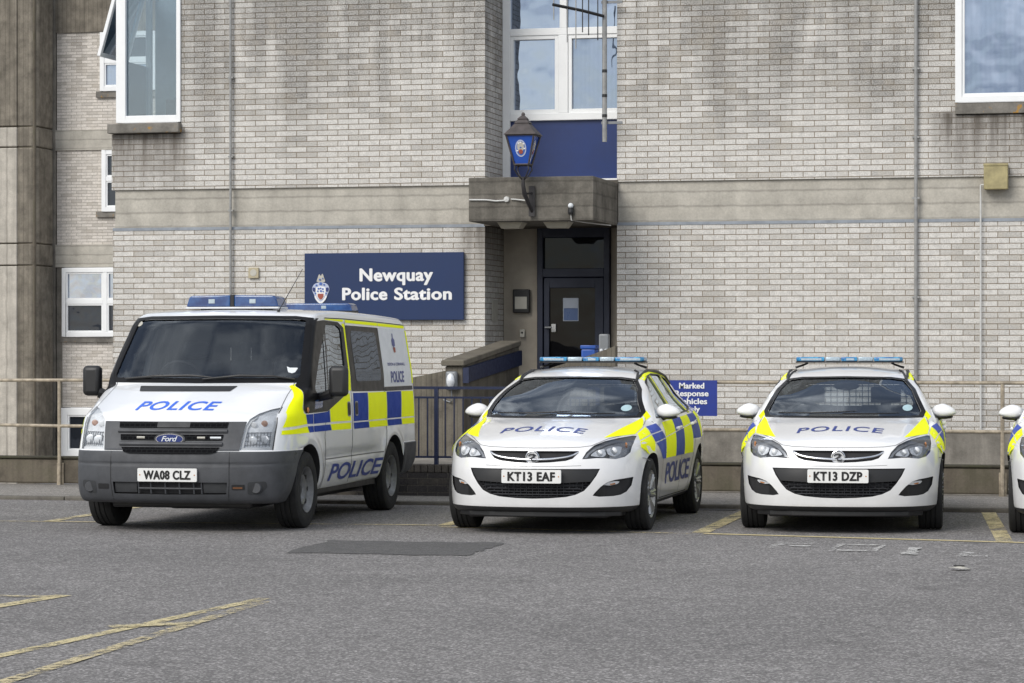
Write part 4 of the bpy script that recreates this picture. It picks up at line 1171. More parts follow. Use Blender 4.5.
        # bumper pieces
        fg = patch('fog_lamp_blank', sh, q(rnd([(.695,.335),(.70,.445),(.845,.452),(.855,.40),(.80,.345)], .02)), 'front', M['dark_grey'], root, .002, .05)
        P, _ = sh.project([(s*.765,.393)], 'front', .004)
        b = MB(); b.lathe([(0,-.006),(.042,-.006),(.046,0),(.046,.03)], P[0], 'y', 24); b.build('fog_cap', M['grey_plastic'], fg, smooth=True)
        ib = patch('bumper_slot', sh, q(rnd([(.565,.378),(.675,.378),(.675,.424),(.565,.424)], .008)), 'front', M['black_trim'], root, .003, .05)
        if s > 0: patch('slot_amber', sh, [(.575,.388),(.655,.388),(.655,.404),(.575,.404)], 'front', M['rusty'], ib, .005, .05)
        seam('bumper_gap', sh, [q([(.545,.705),(.545,.44),(.53,.28)])], 'front', M['black_trim'], root, .006)
        seam('wing_gap', sh, [q([(.862,1.09),(.845,1.20),(.842,1.30)])], 'front', M['soft_seam'], root, .006)
        # sill, mud flap
        b = MB(); b.box(s*.93, s*.955, 1.33, 1.35, .16, .46); b.build('mud_flap', M['black_trim'], root)
        for yy in (.93, 3.863): wheel('wheel', s*.875, yy, .345, .225, s, root, .198, True)
    # grille frame and slots
    fr = patch('grille_frame', sh, sym([(0,.967),(.652,.967),(.620,.714),(0,.714)]), 'front', M['grey_plastic'], root, .006, .03)
    for pl in (sym([(0,.957),(.502,.957),(.495,.910),(0,.910)]), sym([(0,.853),(.474,.853),(.464,.803),(0,.803)]), sym([(0,.743),(.452,.743),(.425,.703),(.365,.691),(0,.689)])):
        sp = patch('grille_slot', sh, pl, 'front', M['van_mesh'], fr, .013, .03)
    patch('slot_blank', sh, [(-.135,.912),(.165,.912),(.165,.955),(-.135,.955)], 'front', M['dark_grey'], fr, .017, .03)
    for a, b_, mt in ((-.31,-.235,'paper'), (.245,.315,'paper'), (.36,.455,'sticker')):
        P, _ = sh.project([(a,.826),(b_,.826)], 'front', .012)
        b = MB(); b.tube(P, .011, 6); b.build('strobe', M[mt], fr)
    for zz, hw in ((.883,.50), (.772,.47)):
        P, _ = sh.project([(-hw+2*hw*k/10, zz) for k in range(11)], 'front', .008)
        b = MB(); b.tube(P, .019, 8); b.build('grille_bar', M['grey_plastic'], fr, smooth=True)
    # oval badge
    P, _ = sh.project([(0,.818)], 'front', .012); by = P[0][1]
    bd = thing_part('badge', (-.002, by, .818), root)
    b = MB(); b.prism(arc_poly(0,0,.142,.058,36), 'y', -.004, .03); b.build('badge_rim', M['grey_plastic'], bd)
    b = MB(); b.prism(arc_poly(0,0,.128,.047,36), 'y', -.010, 0); b.build('badge_ring', M['chrome'], bd)
    b = MB(); b.prism(arc_poly(0,0,.121,.041,36), 'y', -.013, 0); b.build('badge_field', M['badge_blue'], bd)
    bm = fit_bm(text_bm('Ford', 1, .01, .35, .92), -.075, .075, -.020, .026)
    flat('badge_lettering', bm, M['sticker'], bd, (0,-.015,0), (1,0,0), (0,0,1))
    # lower grille
    patch('lower_grille', sh, low, 'front', M['interior'], root, -.04, .05)
    b = MB()
    for zz in (.385,):
        P, _ = sh.project([(-.28+.58*k/8, zz) for k in range(9)], 'front', -.012); b.tube(P, .008, 6)
    for xx in (-.28,-.165,-.03,.10,.23,.30):
        P, _ = sh.project([(xx,.338),(xx,.44)], 'front', -.012); b.tube(P, .007, 6)
    P, _ = sh.project([(-.525,.338),(.525,.338)], 'front', -.005)
    b.build('grille_bars', M['grey_plastic'], root)
    for a, b_ in ((-.515,-.30), (.315,.515)):
        patch('intake_blank', sh, [(a,.345),(b_,.345),(b_,.437),(a,.437)], 'front', M['dark_grey'], root, -.02, .05)
    # bonnet vent, lettering
    vt = patch('bonnet_vent', sh, rnd([(-.56,1.270),(.376,1.272),(.345,1.226),(-.52,1.224)], .008), 'front', M['black_trim'], root, .004, .05)
    bm = fit_bm(text_bm('POLICE', 1, .02, .22, 1.08), -.41, .352, 1.066, 1.142, lambda u, w: (u, w-.004*(u/.4)**2))
    slice_bm(bm, .05)
    sheet('bonnet_lettering', sh, bm, 'front', .003, M['hood_blue'], root)
    # wipers
    for pts in ([(-.75,1.325),(-.45,1.345),(-.1,1.350),(.10,1.335)], [(.02,1.318),(.35,1.350),(.65,1.348),(.84,1.325)]):
        P, _ = sh.project(pts, 'front', .022)
        b = MB(); b.tube(P, [.008,.014,.012,.006], 6); b.build('wiper', M['black_trim'], root)
    P, _ = sh.project(arc_poly(0,0,1,1,3), 'front', 0)
    patch('paper_note', sh, [(.745,1.452),(.775,1.44),(.83,1.44),(.845,1.437),(.83,1.40),(.805,1.39),(.77,1.40)], 'front', M['sticker'], root, -.003, .04)
    patch('round_sticker', sh, arc_poly(-.80,1.845,.032,.024,18), 'front', M['paper'], root, -.003, .04)
    # cab inside
    d = MB(); d.box(-.84,.84,1.12,1.50,.86,1.30); d.build('dashboard', M['interior'], root, bevel=.06, seg=3)
    for cx, w_ in ((-.50,.24), (.05,.20), (.48,.20)):
        b = MB(); b.box(cx-w_, cx+w_, 2.15, 2.30, .90, 1.50); b.box(cx-.13, cx+.13, 2.18, 2.27, 1.53, 1.68); b.build('cab_seat', M['seat_cloth'], root, bevel=.04, seg=3)
    for xx in (-.11,.09):
        b = MB(); b.tube([(xx,2.08,1.50),(xx,2.08,1.62)], .006, 5); b.build('grab_rod', M['chrome'], root)
    sw = MB(); sw.tube([(-.45+.2*math.cos(a), 1.66-.10*math.sin(a), 1.33+.16*math.sin(a)) for a in np.linspace(0, 2*math.pi, 25)], .016, 6, cap=False); sw.build('steering_wheel', M['interior'], root)
    for s in (1,-1):
        b = MB(); b.tube([(s*.83,1.62,1.25),(s*.80,1.9,1.78)], .03, 6); b.build('pillar_trim', M['lamp_grey'], root)
    # light bars
    lb = thing_part('light_bar', (0,1.92,0), root)
    b = MB(); b.box(-.455,.455,-.15,.15,1.985,2.002); b.build('bar_base', M['badge_silver'], lb, bevel=.005)
    for s in (1,-1):
        b = MB(); b.box(min(s*.27,s*.33), max(s*.27,s*.33), -.08, .08, 1.93, 1.986); b.build('bar_foot', M['black_trim'], lb)
        b = MB(); b.prism([(s*.018,2.003),(s*.452,2.003),(s*.425,2.09),(s*.40,2.108),(s*.018,2.112)], 'y', -.145, .145); b.build('beacon', M['beacon_navy'], lb, bevel=.014, seg=3)
        b = MB(); b.box(s*.20-.03, s*.20+.03, -.149, -.1455, 2.035, 2.075); b.build('flash_unit', M['beacon_clear'], lb)
    b = MB(); b.box(-.017,.017,-.147,.147,2.0,2.116); b.build('bar_divider', M['black_trim'], lb)
    lb2 = thing_part('light_bar', (-.05,4.25,.015), root)
    b = MB(); b.box(-.55,.55,-.12,.12,1.945,1.98); b.build('bar_base', M['black_trim'], lb2)
    b = MB(); b.prism([(-.55,1.98),(.55,1.98),(.53,2.045),(.50,2.06),(-.50,2.06),(-.53,2.045)], 'y', -.12, .12); b.build('beacon', M['beacon_navy'], lb2, bevel=.012, seg=3)
    for xx in (.25,):
        b = MB(); b.box(xx-.025, xx+.025, -.124, -.1205, 2.005, 2.035); b.build('flash_unit', M['beacon_clear'], lb2)
    b = MB(); b.box(-.33,-.29,-.125,.125,1.98,2.066); b.build('bar_divider', M['black_trim'], lb2)
    # aerial
    b = MB(); b.tube([(.50,1.62,1.935),(.50,1.63,1.965)], [.022,.012], 8); b.tube([(.50,1.63,1.96),(.62,2.0,2.36)], [.005,.0025], 6); b.build('aerial', M['black_trim'], root)
    u = MB(); u.box(-.65,.65,.35,4.6,.20,.40); u.box(-.16,.22,.5,.9,.185,.26); u.box(-.3,.1,2.0,3.0,.17,.3); u.build('underbody', M['black_trim'], root, bevel=.02)
    for s in (1,-1):
        u = MB(); u.box(min(s*.60,s*.93), max(s*.60,s*.93), 1.36, 3.42, .285, .36); u.build('sill', M['black_trim'], root)
    return root

M['van_screen'] = glass('van_windscreen_glass', (.66,.69,.72), 1.7)
M['van_pane'] = pane_mat('van_side_glass', (.035,.033,.03), .20, .0015)
M['panel_white'] = simple('panel_white', (.72,.74,.78), .35, grime=.08)
M['side_blue'] = simple('side_lettering_blue', (.03,.06,.30), .35)
M['dark_grey'] = simple('dark_grey_plastic', (.035,.037,.04), .6, grime=.3)
M['rusty'] = simple('rusty_lens', (.16,.07,.03), .4)
M['paper'] = simple('off_white', (.5,.48,.42), .5)
M['badge_blue'] = simple('badge_blue', (.015,.035,.17), .25, coat=.4)
M['crest_red'] = simple('crest_red', (.35,.08,.05), .5)
M['dull_amber'] = simple('dull_amber', (.45,.27,.20), .3)
# ------------------------------------------------------------------ building materials
M['brick'] = brick_mat('pale_brick', stains=((-6.4,-5.2,4.66,1.0), (5.2,7.3,4.7,1.1), (-1.25,-.75,3.4,1.0)))
M['wing_brick'] = brick_mat('wing_brick', .245, .067, (.74,.69,.63), (.56,.52,.47), (.38,.34,.29), (7, 14), .005)
M['band'] = concrete_mat('concrete_band', (.50,.47,.41), .20, 1.6, streak=.22)
M['porch'] = concrete_mat('porch_concrete', (.195,.18,.155), .5, 1.9, streak=.55)
M['plinth'] = concrete_mat('plinth_concrete', (.26,.24,.208), .4, 0, streak=.5)
M['upstand'] = concrete_mat('upstand_concrete', (.20,.172,.135), .5, 0, moss=.5, streak=.6)
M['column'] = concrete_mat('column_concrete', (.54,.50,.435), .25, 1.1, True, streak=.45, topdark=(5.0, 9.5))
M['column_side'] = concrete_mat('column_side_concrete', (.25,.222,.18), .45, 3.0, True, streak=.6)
M['ramp'] = concrete_mat('board_marked_concrete', (.22,.196,.16), .5, 4.5, True, streak=.6, moss=.25)
M['sill'] = concrete_mat('sill_concrete', (.24,.225,.20), .45, 0, lichen=.8, streak=.3)
M['soffit'] = concrete_mat('soffit', (.13,.115,.095), .4)
M['lead'] = simple('lead_flashing', (.30,.33,.37), .6, grime=.3, gscale=4)
M['upvc'] = simple('white_window_frame', (.86,.87,.87), .35, grime=.06, gscale=3)
M['render'] = simple('beige_render', (.42,.375,.31), .9, grime=.25, gscale=2, bump=.3)
M['navy'] = simple('navy_paint', (.009,.015,.040), .5, grime=.25, gscale=3)
M['navy_rail'] = simple('navy_rail_paint', (.012,.021,.065), .5, grime=.3, gscale=20)
M['panel_blue'] = simple('spandrel_blue', (.009,.031,.145), .35, grime=.2, gscale=2)
M['sign_blue'] = simple('sign_blue', (.006,.026,.100), .35, grime=.1, gscale=2)
M['sign_white'] = simple('sign_white', (.82,.82,.82), .4, grime=.03)
M['sky_pane'] = pane_mat('sky_pane', (.03,.045,.075), .46, .004, .1)
M['dim_pane'] = pane_mat('dim_pane', (.018,.021,.026), .06, .004)
M['curtain_pane'] = pane_mat('curtain_pane', (.05,.075,.12), .36, .004, .2)
M['door_pane'] = pane_mat('door_pane', (.006,.006,.007), .018, .003)
M['clear_pane'] = glass('clear_pane', (.72,.78,.80), 3.2)
M['curtain'] = simple('blue_grey_curtain', (.30,.36,.40), .9, grime=.3, gscale=2)
M['galv'] = simple('galvanised', (.36,.36,.35), .5, .3, grime=.3)
M['rail_cream'] = simple('cream_rail_paint', (.46,.39,.29), .6, grime=.5, gscale=12)
M['box_cream'] = simple('cream_box', (.42,.36,.18), .5, grime=.35, gscale=8)
M['lantern_black'] = simple('lantern_iron', (.03,.027,.028), .5, grime=.3)
M['lantern_cap'] = simple('lantern_cap', (.075,.062,.06), .55, grime=.4)
M['lantern_blue'] = simple('lantern_blue_glass', (.018,.085,.42), .12, grime=.1, coat=.5)
M['dark_brick'] = brick_mat('dark_engineering_brick', .225, .075, (.06,.055,.055), (.035,.033,.035), (.10,.09,.08), (9,10), .006)
M['white_plastic'] = simple('white_plastic', (.6,.6,.58), .4)
M['grey_metal'] = simple('grey_metal', (.22,.23,.24), .5, .4)

def quad_window(parent, X0, X1, Z0, Z1, Y, fr=.07, depth=.08, mull=(), trans=(), panes=None, name='window', sash=.035):
    """frame with members, panes between them; children of one window"""
    w = thing_part(name, (0,0,0), parent)
    b = MB()
    b.box(X0, X0+fr, Y-depth, Y, Z0, Z1); b.box(X1-fr, X1, Y-depth, Y, Z0, Z1)
    b.box(X0+fr, X1-fr, Y-depth, Y, Z0, Z0+fr); b.box(X0+fr, X1-fr, Y-depth, Y, Z1-fr, Z1)
    xs = [X0+fr]+[m for m in mull]+[X1-fr]; zs = [Z0+fr]+[t_ for t_ in trans]+[Z1-fr]
    for m in mull: b.box(m-fr/2, m+fr/2, Y-depth+.006, Y, Z0+fr, Z1-fr)
    for i in range(len(xs)-1):
        a = xs[i]+(fr/2 if i else 0); c = xs[i+1]-(fr/2 if i < len(xs)-2 else 0)
        for t_ in trans: b.box(a, c, Y-depth+.008, Y, t_-fr/2, t_+fr/2)
    b.build('frame', M['upvc'], w, bevel=.006, seg=1)
    k = 0
    for j in range(len(zs)-1):
        lo = zs[j]+(fr/2 if j else 0); hi = zs[j+1]-(fr/2 if j < len(zs)-2 else 0)
        for i in range(len(xs)-1):
            a = xs[i]+(fr/2 if i else 0); c = xs[i+1]-(fr/2 if i < len(xs)-2 else 0)
            s = MB()
            s.box(a, a+sash, Y-depth*.8, Y-.01, lo, hi); s.box(c-sash, c, Y-depth*.8, Y-.01, lo, hi)
            s.box(a+sash, c-sash, Y-depth*.8, Y-.01, lo, lo+sash); s.box(a+sash, c-sash, Y-depth*.8, Y-.01, hi-sash, hi)
            s.build('sash', M['upvc'], w, bevel=.005, seg=1)
            p = MB(); p.box(a+sash, c-sash, Y-.03, Y-.02, lo+sash, hi-sash)
            p.build('pane', M[(panes or ['sky_pane'])[k % len(panes or [1])]], w); k += 1
    return w

# ------------------------------------------------------------------ police station front
def make_building():
    st = thing('police_station', 'pale grey brick police station with concrete bands, white windows and recessed navy entrance door', 'building', (-8.5,37,0))
    off = Vector((8.5,-37,0))
    def P(mb, name, mat, **k):
        mb.v = [(v[0]+8.5, v[1]-37, v[2]) for v in mb.v]
        return mb.build(name, mat, st, **k)
    WL0, WL1, WR0, WR1 = -14.815, -9.407, -7.571, 6.0
    TOP = 10.0
    # brick storeys, left then right of the entrance
    # (materials use object coordinates: shift is harmless, stain boxes are given in world metres below)
    b = MB(); b.box(WL0, WL1, 37, 38.3, .53, 3.30); P(b, 'brick_wall', M['brick'], uv=True)
    b = MB(); b.box(-13.80, WL1, 37, 38.3, 3.86, TOP); P(b, 'brick_wall', M['brick'], uv=True)
    b = MB(); b.box(WL0-.02, -13.80, 37, 38.3, 3.86, 4.64); P(b, 'brick_wall', M['brick'], uv=True)
    b = MB(); b.box(WR0, WR1, 37, 38.3, .53, 3.30); P(b, 'brick_wall', M['brick'], uv=True)
    b = MB(); b.box(WR0, -3.05, 37, 38.3, 3.875, TOP); P(b, 'brick_wall', M['brick'], uv=True)
    b = MB(); b.box(-3.05, WR1, 37, 38.3, 3.875, 4.68); P(b, 'brick_wall', M['brick'], uv=True)
    b = MB(); b.box(-.6, WR1, 37, 38.3, 4.68, TOP); P(b, 'brick_wall', M['brick'], uv=True)
    # concrete string bands, set back behind the brick above
    b = MB(); b.box(WL0+.02, WL1, 37.035, 38.3, 3.30, 3.86); P(b, 'concrete_band', M['band'])
    b = MB(); b.box(WR0, WR1, 37.035, 38.3, 3.30, 3.875); P(b, 'concrete_band', M['band'])
    b = MB(); b.box(WL0, WL1, 36.992, 37.03, 3.285, 3.325); P(b, 'flashing', M['lead'])
    b = MB(); b.box(WR0, WR1, 36.992, 37.03, 3.285, 3.325); P(b, 'flashing', M['lead'])
    b = MB(); b.box(WL0, WL1, 37.02, 38.3, -1.4, .53); P(b, 'concrete_plinth', M['plinth'])
    b = MB(); b.box(WR0, WR1, 37.02, 38.3, -1.4, .53); P(b, 'concrete_plinth', M['plinth'])
    # porch slab and entrance recess
    b = MB(); b.box(-9.235, -7.565, 35.45, 36.985, 3.285, 3.86); P(b, 'porch_slab', M['porch'], bevel=.012, seg=2)
    b = MB(); b.box(-9.42, -7.56, 36.99, 38.3, 3.30, 3.90); P(b, 'porch_soffit', M['soffit'])
    b = MB(); b.box(-9.40, -8.905, 38.03, 38.3, -1.4, 3.30); b.box(-7.865, -7.575, 38.03, 38.3, -1.4, 3.30); P(b, 'rendered_wall', M['render'])
    b = MB(); b.box(-9.40, -7.575, 36.4, 38.3, -1.4, .62); P(b, 'entrance_floor', M['plinth'])
    d = thing_part('door', (8.5,-37,0), st)
    b = MB(); b.box(-8.90,-8.82,37.94,38.1,.62,3.31); b.box(-7.95,-7.87,37.94,38.1,.62,3.31); b.box(-8.82,-7.95,37.94,38.1,2.62,2.74); b.box(-8.82,-7.95,37.94,38.1,3.17,3.31)
    b.build('door_frame', M['navy'], d, bevel=.006, seg=1)
    b = MB(); b.box(-8.81,-8.73,37.97,38.06,.63,2.61); b.box(-8.08,-7.96,37.97,38.06,.63,2.61); b.box(-8.73,-8.08,37.97,38.06,2.47,2.61); b.box(-8.73,-8.08,37.97,38.06,.63,.85)
    b.build('door_leaf', M['navy'], d, bevel=.006, seg=1)
    b = MB(); b.box(-8.73,-8.08,38.0,38.01,.85,2.47); b.build('door_pane', M['door_pane'], d)
    b = MB(); b.box(-8.82,-7.95,38.02,38.03,2.74,3.17); b.build('transom_pane', M['door_pane'], d)
    b = MB(); b.tube([(-8.77,37.97,1.92),(-8.77,37.90,1.92),(-8.68,37.895,1.92)], .014, 8); b.build('handle', M['grey_metal'], d)
    b = MB(); b.box(-8.91,-7.86,38.105,38.14,.6,3.32); b.build('backing', M['interior'], d)
    b = MB(); b.box(-8.70,-8.64,37.965,38.0,1.86,1.97); b.build('lock_plate', M['white_plastic'], d)
    # first-floor window over the porch with its blue spandrel
    w = thing_part('window', (8.5,-37,0), st)
    X0, X1 = -9.40, -7.575
    b = MB()
    b.box(X0, X0+.11, 37.95, 38.12, 3.86, TOP)                       # left jamb
    b.box(X0+.11, X1, 37.945, 38.12, 4.80, 4.90); b.box(X0+.11, X1, 37.90, 38.12, 3.86, 3.98)
    b.box(X0+.11, X1, 37.95, 38.12, 5.985, 6.085); b.box(-8.60, -8.46, 37.95, 38.12, 4.90, 5.985); b.box(-8.58, -8.48, 37.952, 38.12, 6.085, TOP)
    b.build('frame', M['upvc'], w, bevel=.006, seg=1)
    for a, c in ((X0+.11,-8.60), (-8.46,X1)):
        s = MB(); s.box(a, a+.05, 37.965, 38.1, 4.90, 5.985); s.box(c-.05, c, 37.965, 38.1, 4.90, 5.985); s.box(a+.05, c-.05, 37.965, 38.1, 4.90, 4.955); s.box(a+.05, c-.05, 37.965, 38.1, 5.93, 5.985)
        s.build('sash', M['upvc'], w, bevel=.006, seg=1)
    for a, c, lo, hi, m in ((X0+.16,-8.65,4.955,5.93,'sky_pane'), (-8.41,X1-.05,4.955,5.93,'curtain_pane'), (X0+.11,-8.58,6.085,TOP,'sky_pane'), (-8.48,X1,6.085,TOP,'sky_pane')):
        p = MB(); p.box(a, c, 38.02, 38.03, lo, hi); p.build('pane', M[m], w)
    b = MB(); b.box(X0+.11, X1, 38.0, 38.1, 3.98, 4.80); b.build('spandrel_panel', M['panel_blue'], w)
    b = MB(); b.box(X0, X1, 38.14, 38.3, 3.86, TOP); b.build('backing', M['interior'], w)
    # right first-floor window
    w = quad_window(st, -3.05+8.5, -.6+8.5, 4.84, TOP, 37.04-37, .085, .10, mull=(-1.55+8.5,), panes=['curtain_pane','curtain_pane'])
    b = MB(); b.box(-3.05,-.6,36.95,37.4,4.69,4.835); b.v = [(v[0]+8.5,v[1]-37,v[2]) for v in b.v]; b.build('window_sill', M['sill'], w, bevel=.01)
    # corner window on the left, glazed on two sides with one vent open
    w = thing_part('window', (8.5,-37,0), st)
    b = MB()
    b.box(-14.76,-14.62,36.97,37.09,4.80,TOP); b.box(-13.86,-13.80,36.97,37.09,4.80,TOP); b.box(-14.62,-13.86,36.97,37.09,4.80,4.90)
    b.build('frame', M['upvc'], w, bevel=.006, seg=1)
    b = MB(); b.box(-14.76,-14.68,37.09,38.2,4.80,4.90); b.box(-14.76,-14.68,38.12,38.2,4.90,TOP); b.box(-14.755,-14.69,37.09,38.12,6.72,6.80)
    b.build('side_frame', M['upvc'], w, bevel=.006, seg=1)
    p = MB(); p.box(-14.62,-13.86,37.03,37.036,4.90,TOP); p.build('pane', M['clear_pane'], w)
    p = MB(); p.box(-14.725,-14.72,37.09,38.12,4.90,5.70); p.build('side_pane', M['clear_pane'], w)
    # vent hinged at its head, pushed outwards
    v = thing_part('open_vent', (-14.76, 0, 6.72), w); v.rotation_euler = (0, math.radians(16), 0)
    b = MB(); L = 1.0
    b.box(-.05,0,37.06,37.13,-L,0); b.box(-.05,0,38.07,38.14,-L,0); b.box(-.05,0,37.13,38.07,-L,-L+.06); b.box(-.05,0,37.13,38.07,-.06,0)
    b.build('vent_frame', M['upvc'], v, bevel=.005, seg=1)
    p = MB(); p.box(-.03,-.025,37.13,38.07,-L+.06,-.06); p.build('vent_pane', M['clear_pane'], v)
    b = MB(); b.box(-14.86,-13.79,36.88,38.3,4.65,4.785); b.build('window_sill', M['sill'], w, bevel=.012)
    b = MB(); b.box(-14.66,-13.9,38.25,38.3,4.8,TOP); b.box(-13.86,-13.80,37.1,38.25,4.8,TOP); b.build('curtain', M['curtain'], w)
    b = MB(); b.box(-14.22,-13.92,37.5,37.55,4.82,5.17); b.build('chair_back', M['seat_cloth'], w, bevel=.03, seg=3)
    return st

# ------------------------------------------------------------------ rear wing
def make_wing():
    wg = thing('building_wing', 'set-back wing of finer grey brick with concrete bands, left behind the van', 'building', (-22,58,0))
    def P(mb, name, mat, **k):
        mb.v = [(v[0]+22, v[1]-58, v[2]) for v in mb.v]
        return mb.build(name, mat, wg, **k)
    A, B_ = -24.55, -17.0
    def wall(x0, x1, z0, z1): 
        b = MB(); b.box(x0, x1, 58, 58.5, z0, z1); P(b, 'brick_wall', M['wing_brick'], uv=True)
    wall(A, B_, 6.50, 7.33); wall(A, -23.50, 7.33, 8.66); wall(-22.2, B_, 7.33, 8.66)
    wall(A, -23.46, 4.66, 6.05); wall(-22.2, B_, 4.66, 6.05); wall(A, B_, 3.96, 4.66)
    wall(-24.42, B_, .36, 1.88); wall(-22.4, B_, 1.88, 3.47)
    for z0, z1 in ((6.05,6.50),(3.46,3.96),(8.66,12.0)):
        b = MB(); b.box(A-.05, B_, 57.96, 58.5, z0, z1); P(b, 'concrete_band', M['band'] if z1 < 9 else M['column_side'])
    b = MB(); b.box(A-.25, A-.02, 57.93, 58.5, -1.4, 12); P(b, 'pier', M['plinth'])
    b = MB(); b.box(-24.55, -24.42, 57.99, 58.5, -1.4, 3.46); P(b, 'pier', M['plinth'])
    b = MB(); b.box(-23.5, B_, 58, 58.5, -1.4, .36); P(b, 'concrete_base', M['plinth'])
    b = MB(); b.box(-24.42, -23.2, 57.93, 58.1, 1.80, 1.92); P(b, 'window_sill', M['sill'])
    b = MB(); b.box(-23.6, -22.1, 57.93, 58.1, 4.56, 4.68); P(b, 'window_sill', M['sill'])
    b = MB(); b.box(-23.6, -22.1, 57.93, 58.1, 7.20, 7.34); P(b, 'window_sill', M['sill'])
    o = 22
    quad_window(wg, -24.40+o, -22.4+o, 1.92, 3.44, 0, .10, .1, mull=(-23.38+o,), trans=(2.69,), panes=['dim_pane','dim_pane','sky_pane','sky_pane'])
    quad_window(wg, -23.46+o, -22.2+o, 4.68, 6.04, 0, .10, .1, trans=(5.40,), panes=['dim_pane','dim_pane'])
    quad_window(wg, -23.50+o, -22.2+o, 7.34, 8.64, 0, .10, .1, trans=(8.0,), panes=['curtain_pane','dim_pane'])
    quad_window(wg, -24.42+o, -23.5+o, -.75, .34, 0, .16, .1, panes=['dim_pane'])
    b = MB(); b.tube([(-24.72,57.85,-1.4),(-24.72,57.85,12)], .04, 8); P(b, 'downpipe', M['column_side'])
    col = thing('concrete_column', 'broad board-marked concrete column rising at far left edge', 'column', (-27,57,0))
    def Q(mb, name, mat):
        mb.v = [(v[0]+27, v[1]-57, v[2]) for v in mb.v]
        return mb.build(name, mat, col, bevel=.02, seg=1)
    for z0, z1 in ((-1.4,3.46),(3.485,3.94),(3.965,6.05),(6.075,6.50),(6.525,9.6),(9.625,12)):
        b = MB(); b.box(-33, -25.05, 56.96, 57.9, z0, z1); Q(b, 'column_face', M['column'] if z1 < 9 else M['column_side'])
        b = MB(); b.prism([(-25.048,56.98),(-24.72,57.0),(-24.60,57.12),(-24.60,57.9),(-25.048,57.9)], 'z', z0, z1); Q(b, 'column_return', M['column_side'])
    b = MB(); b.box(-33,-24.65,57.02,57.88,-1.4,12); Q(b, 'column_core', M['upstand'])
    return wg

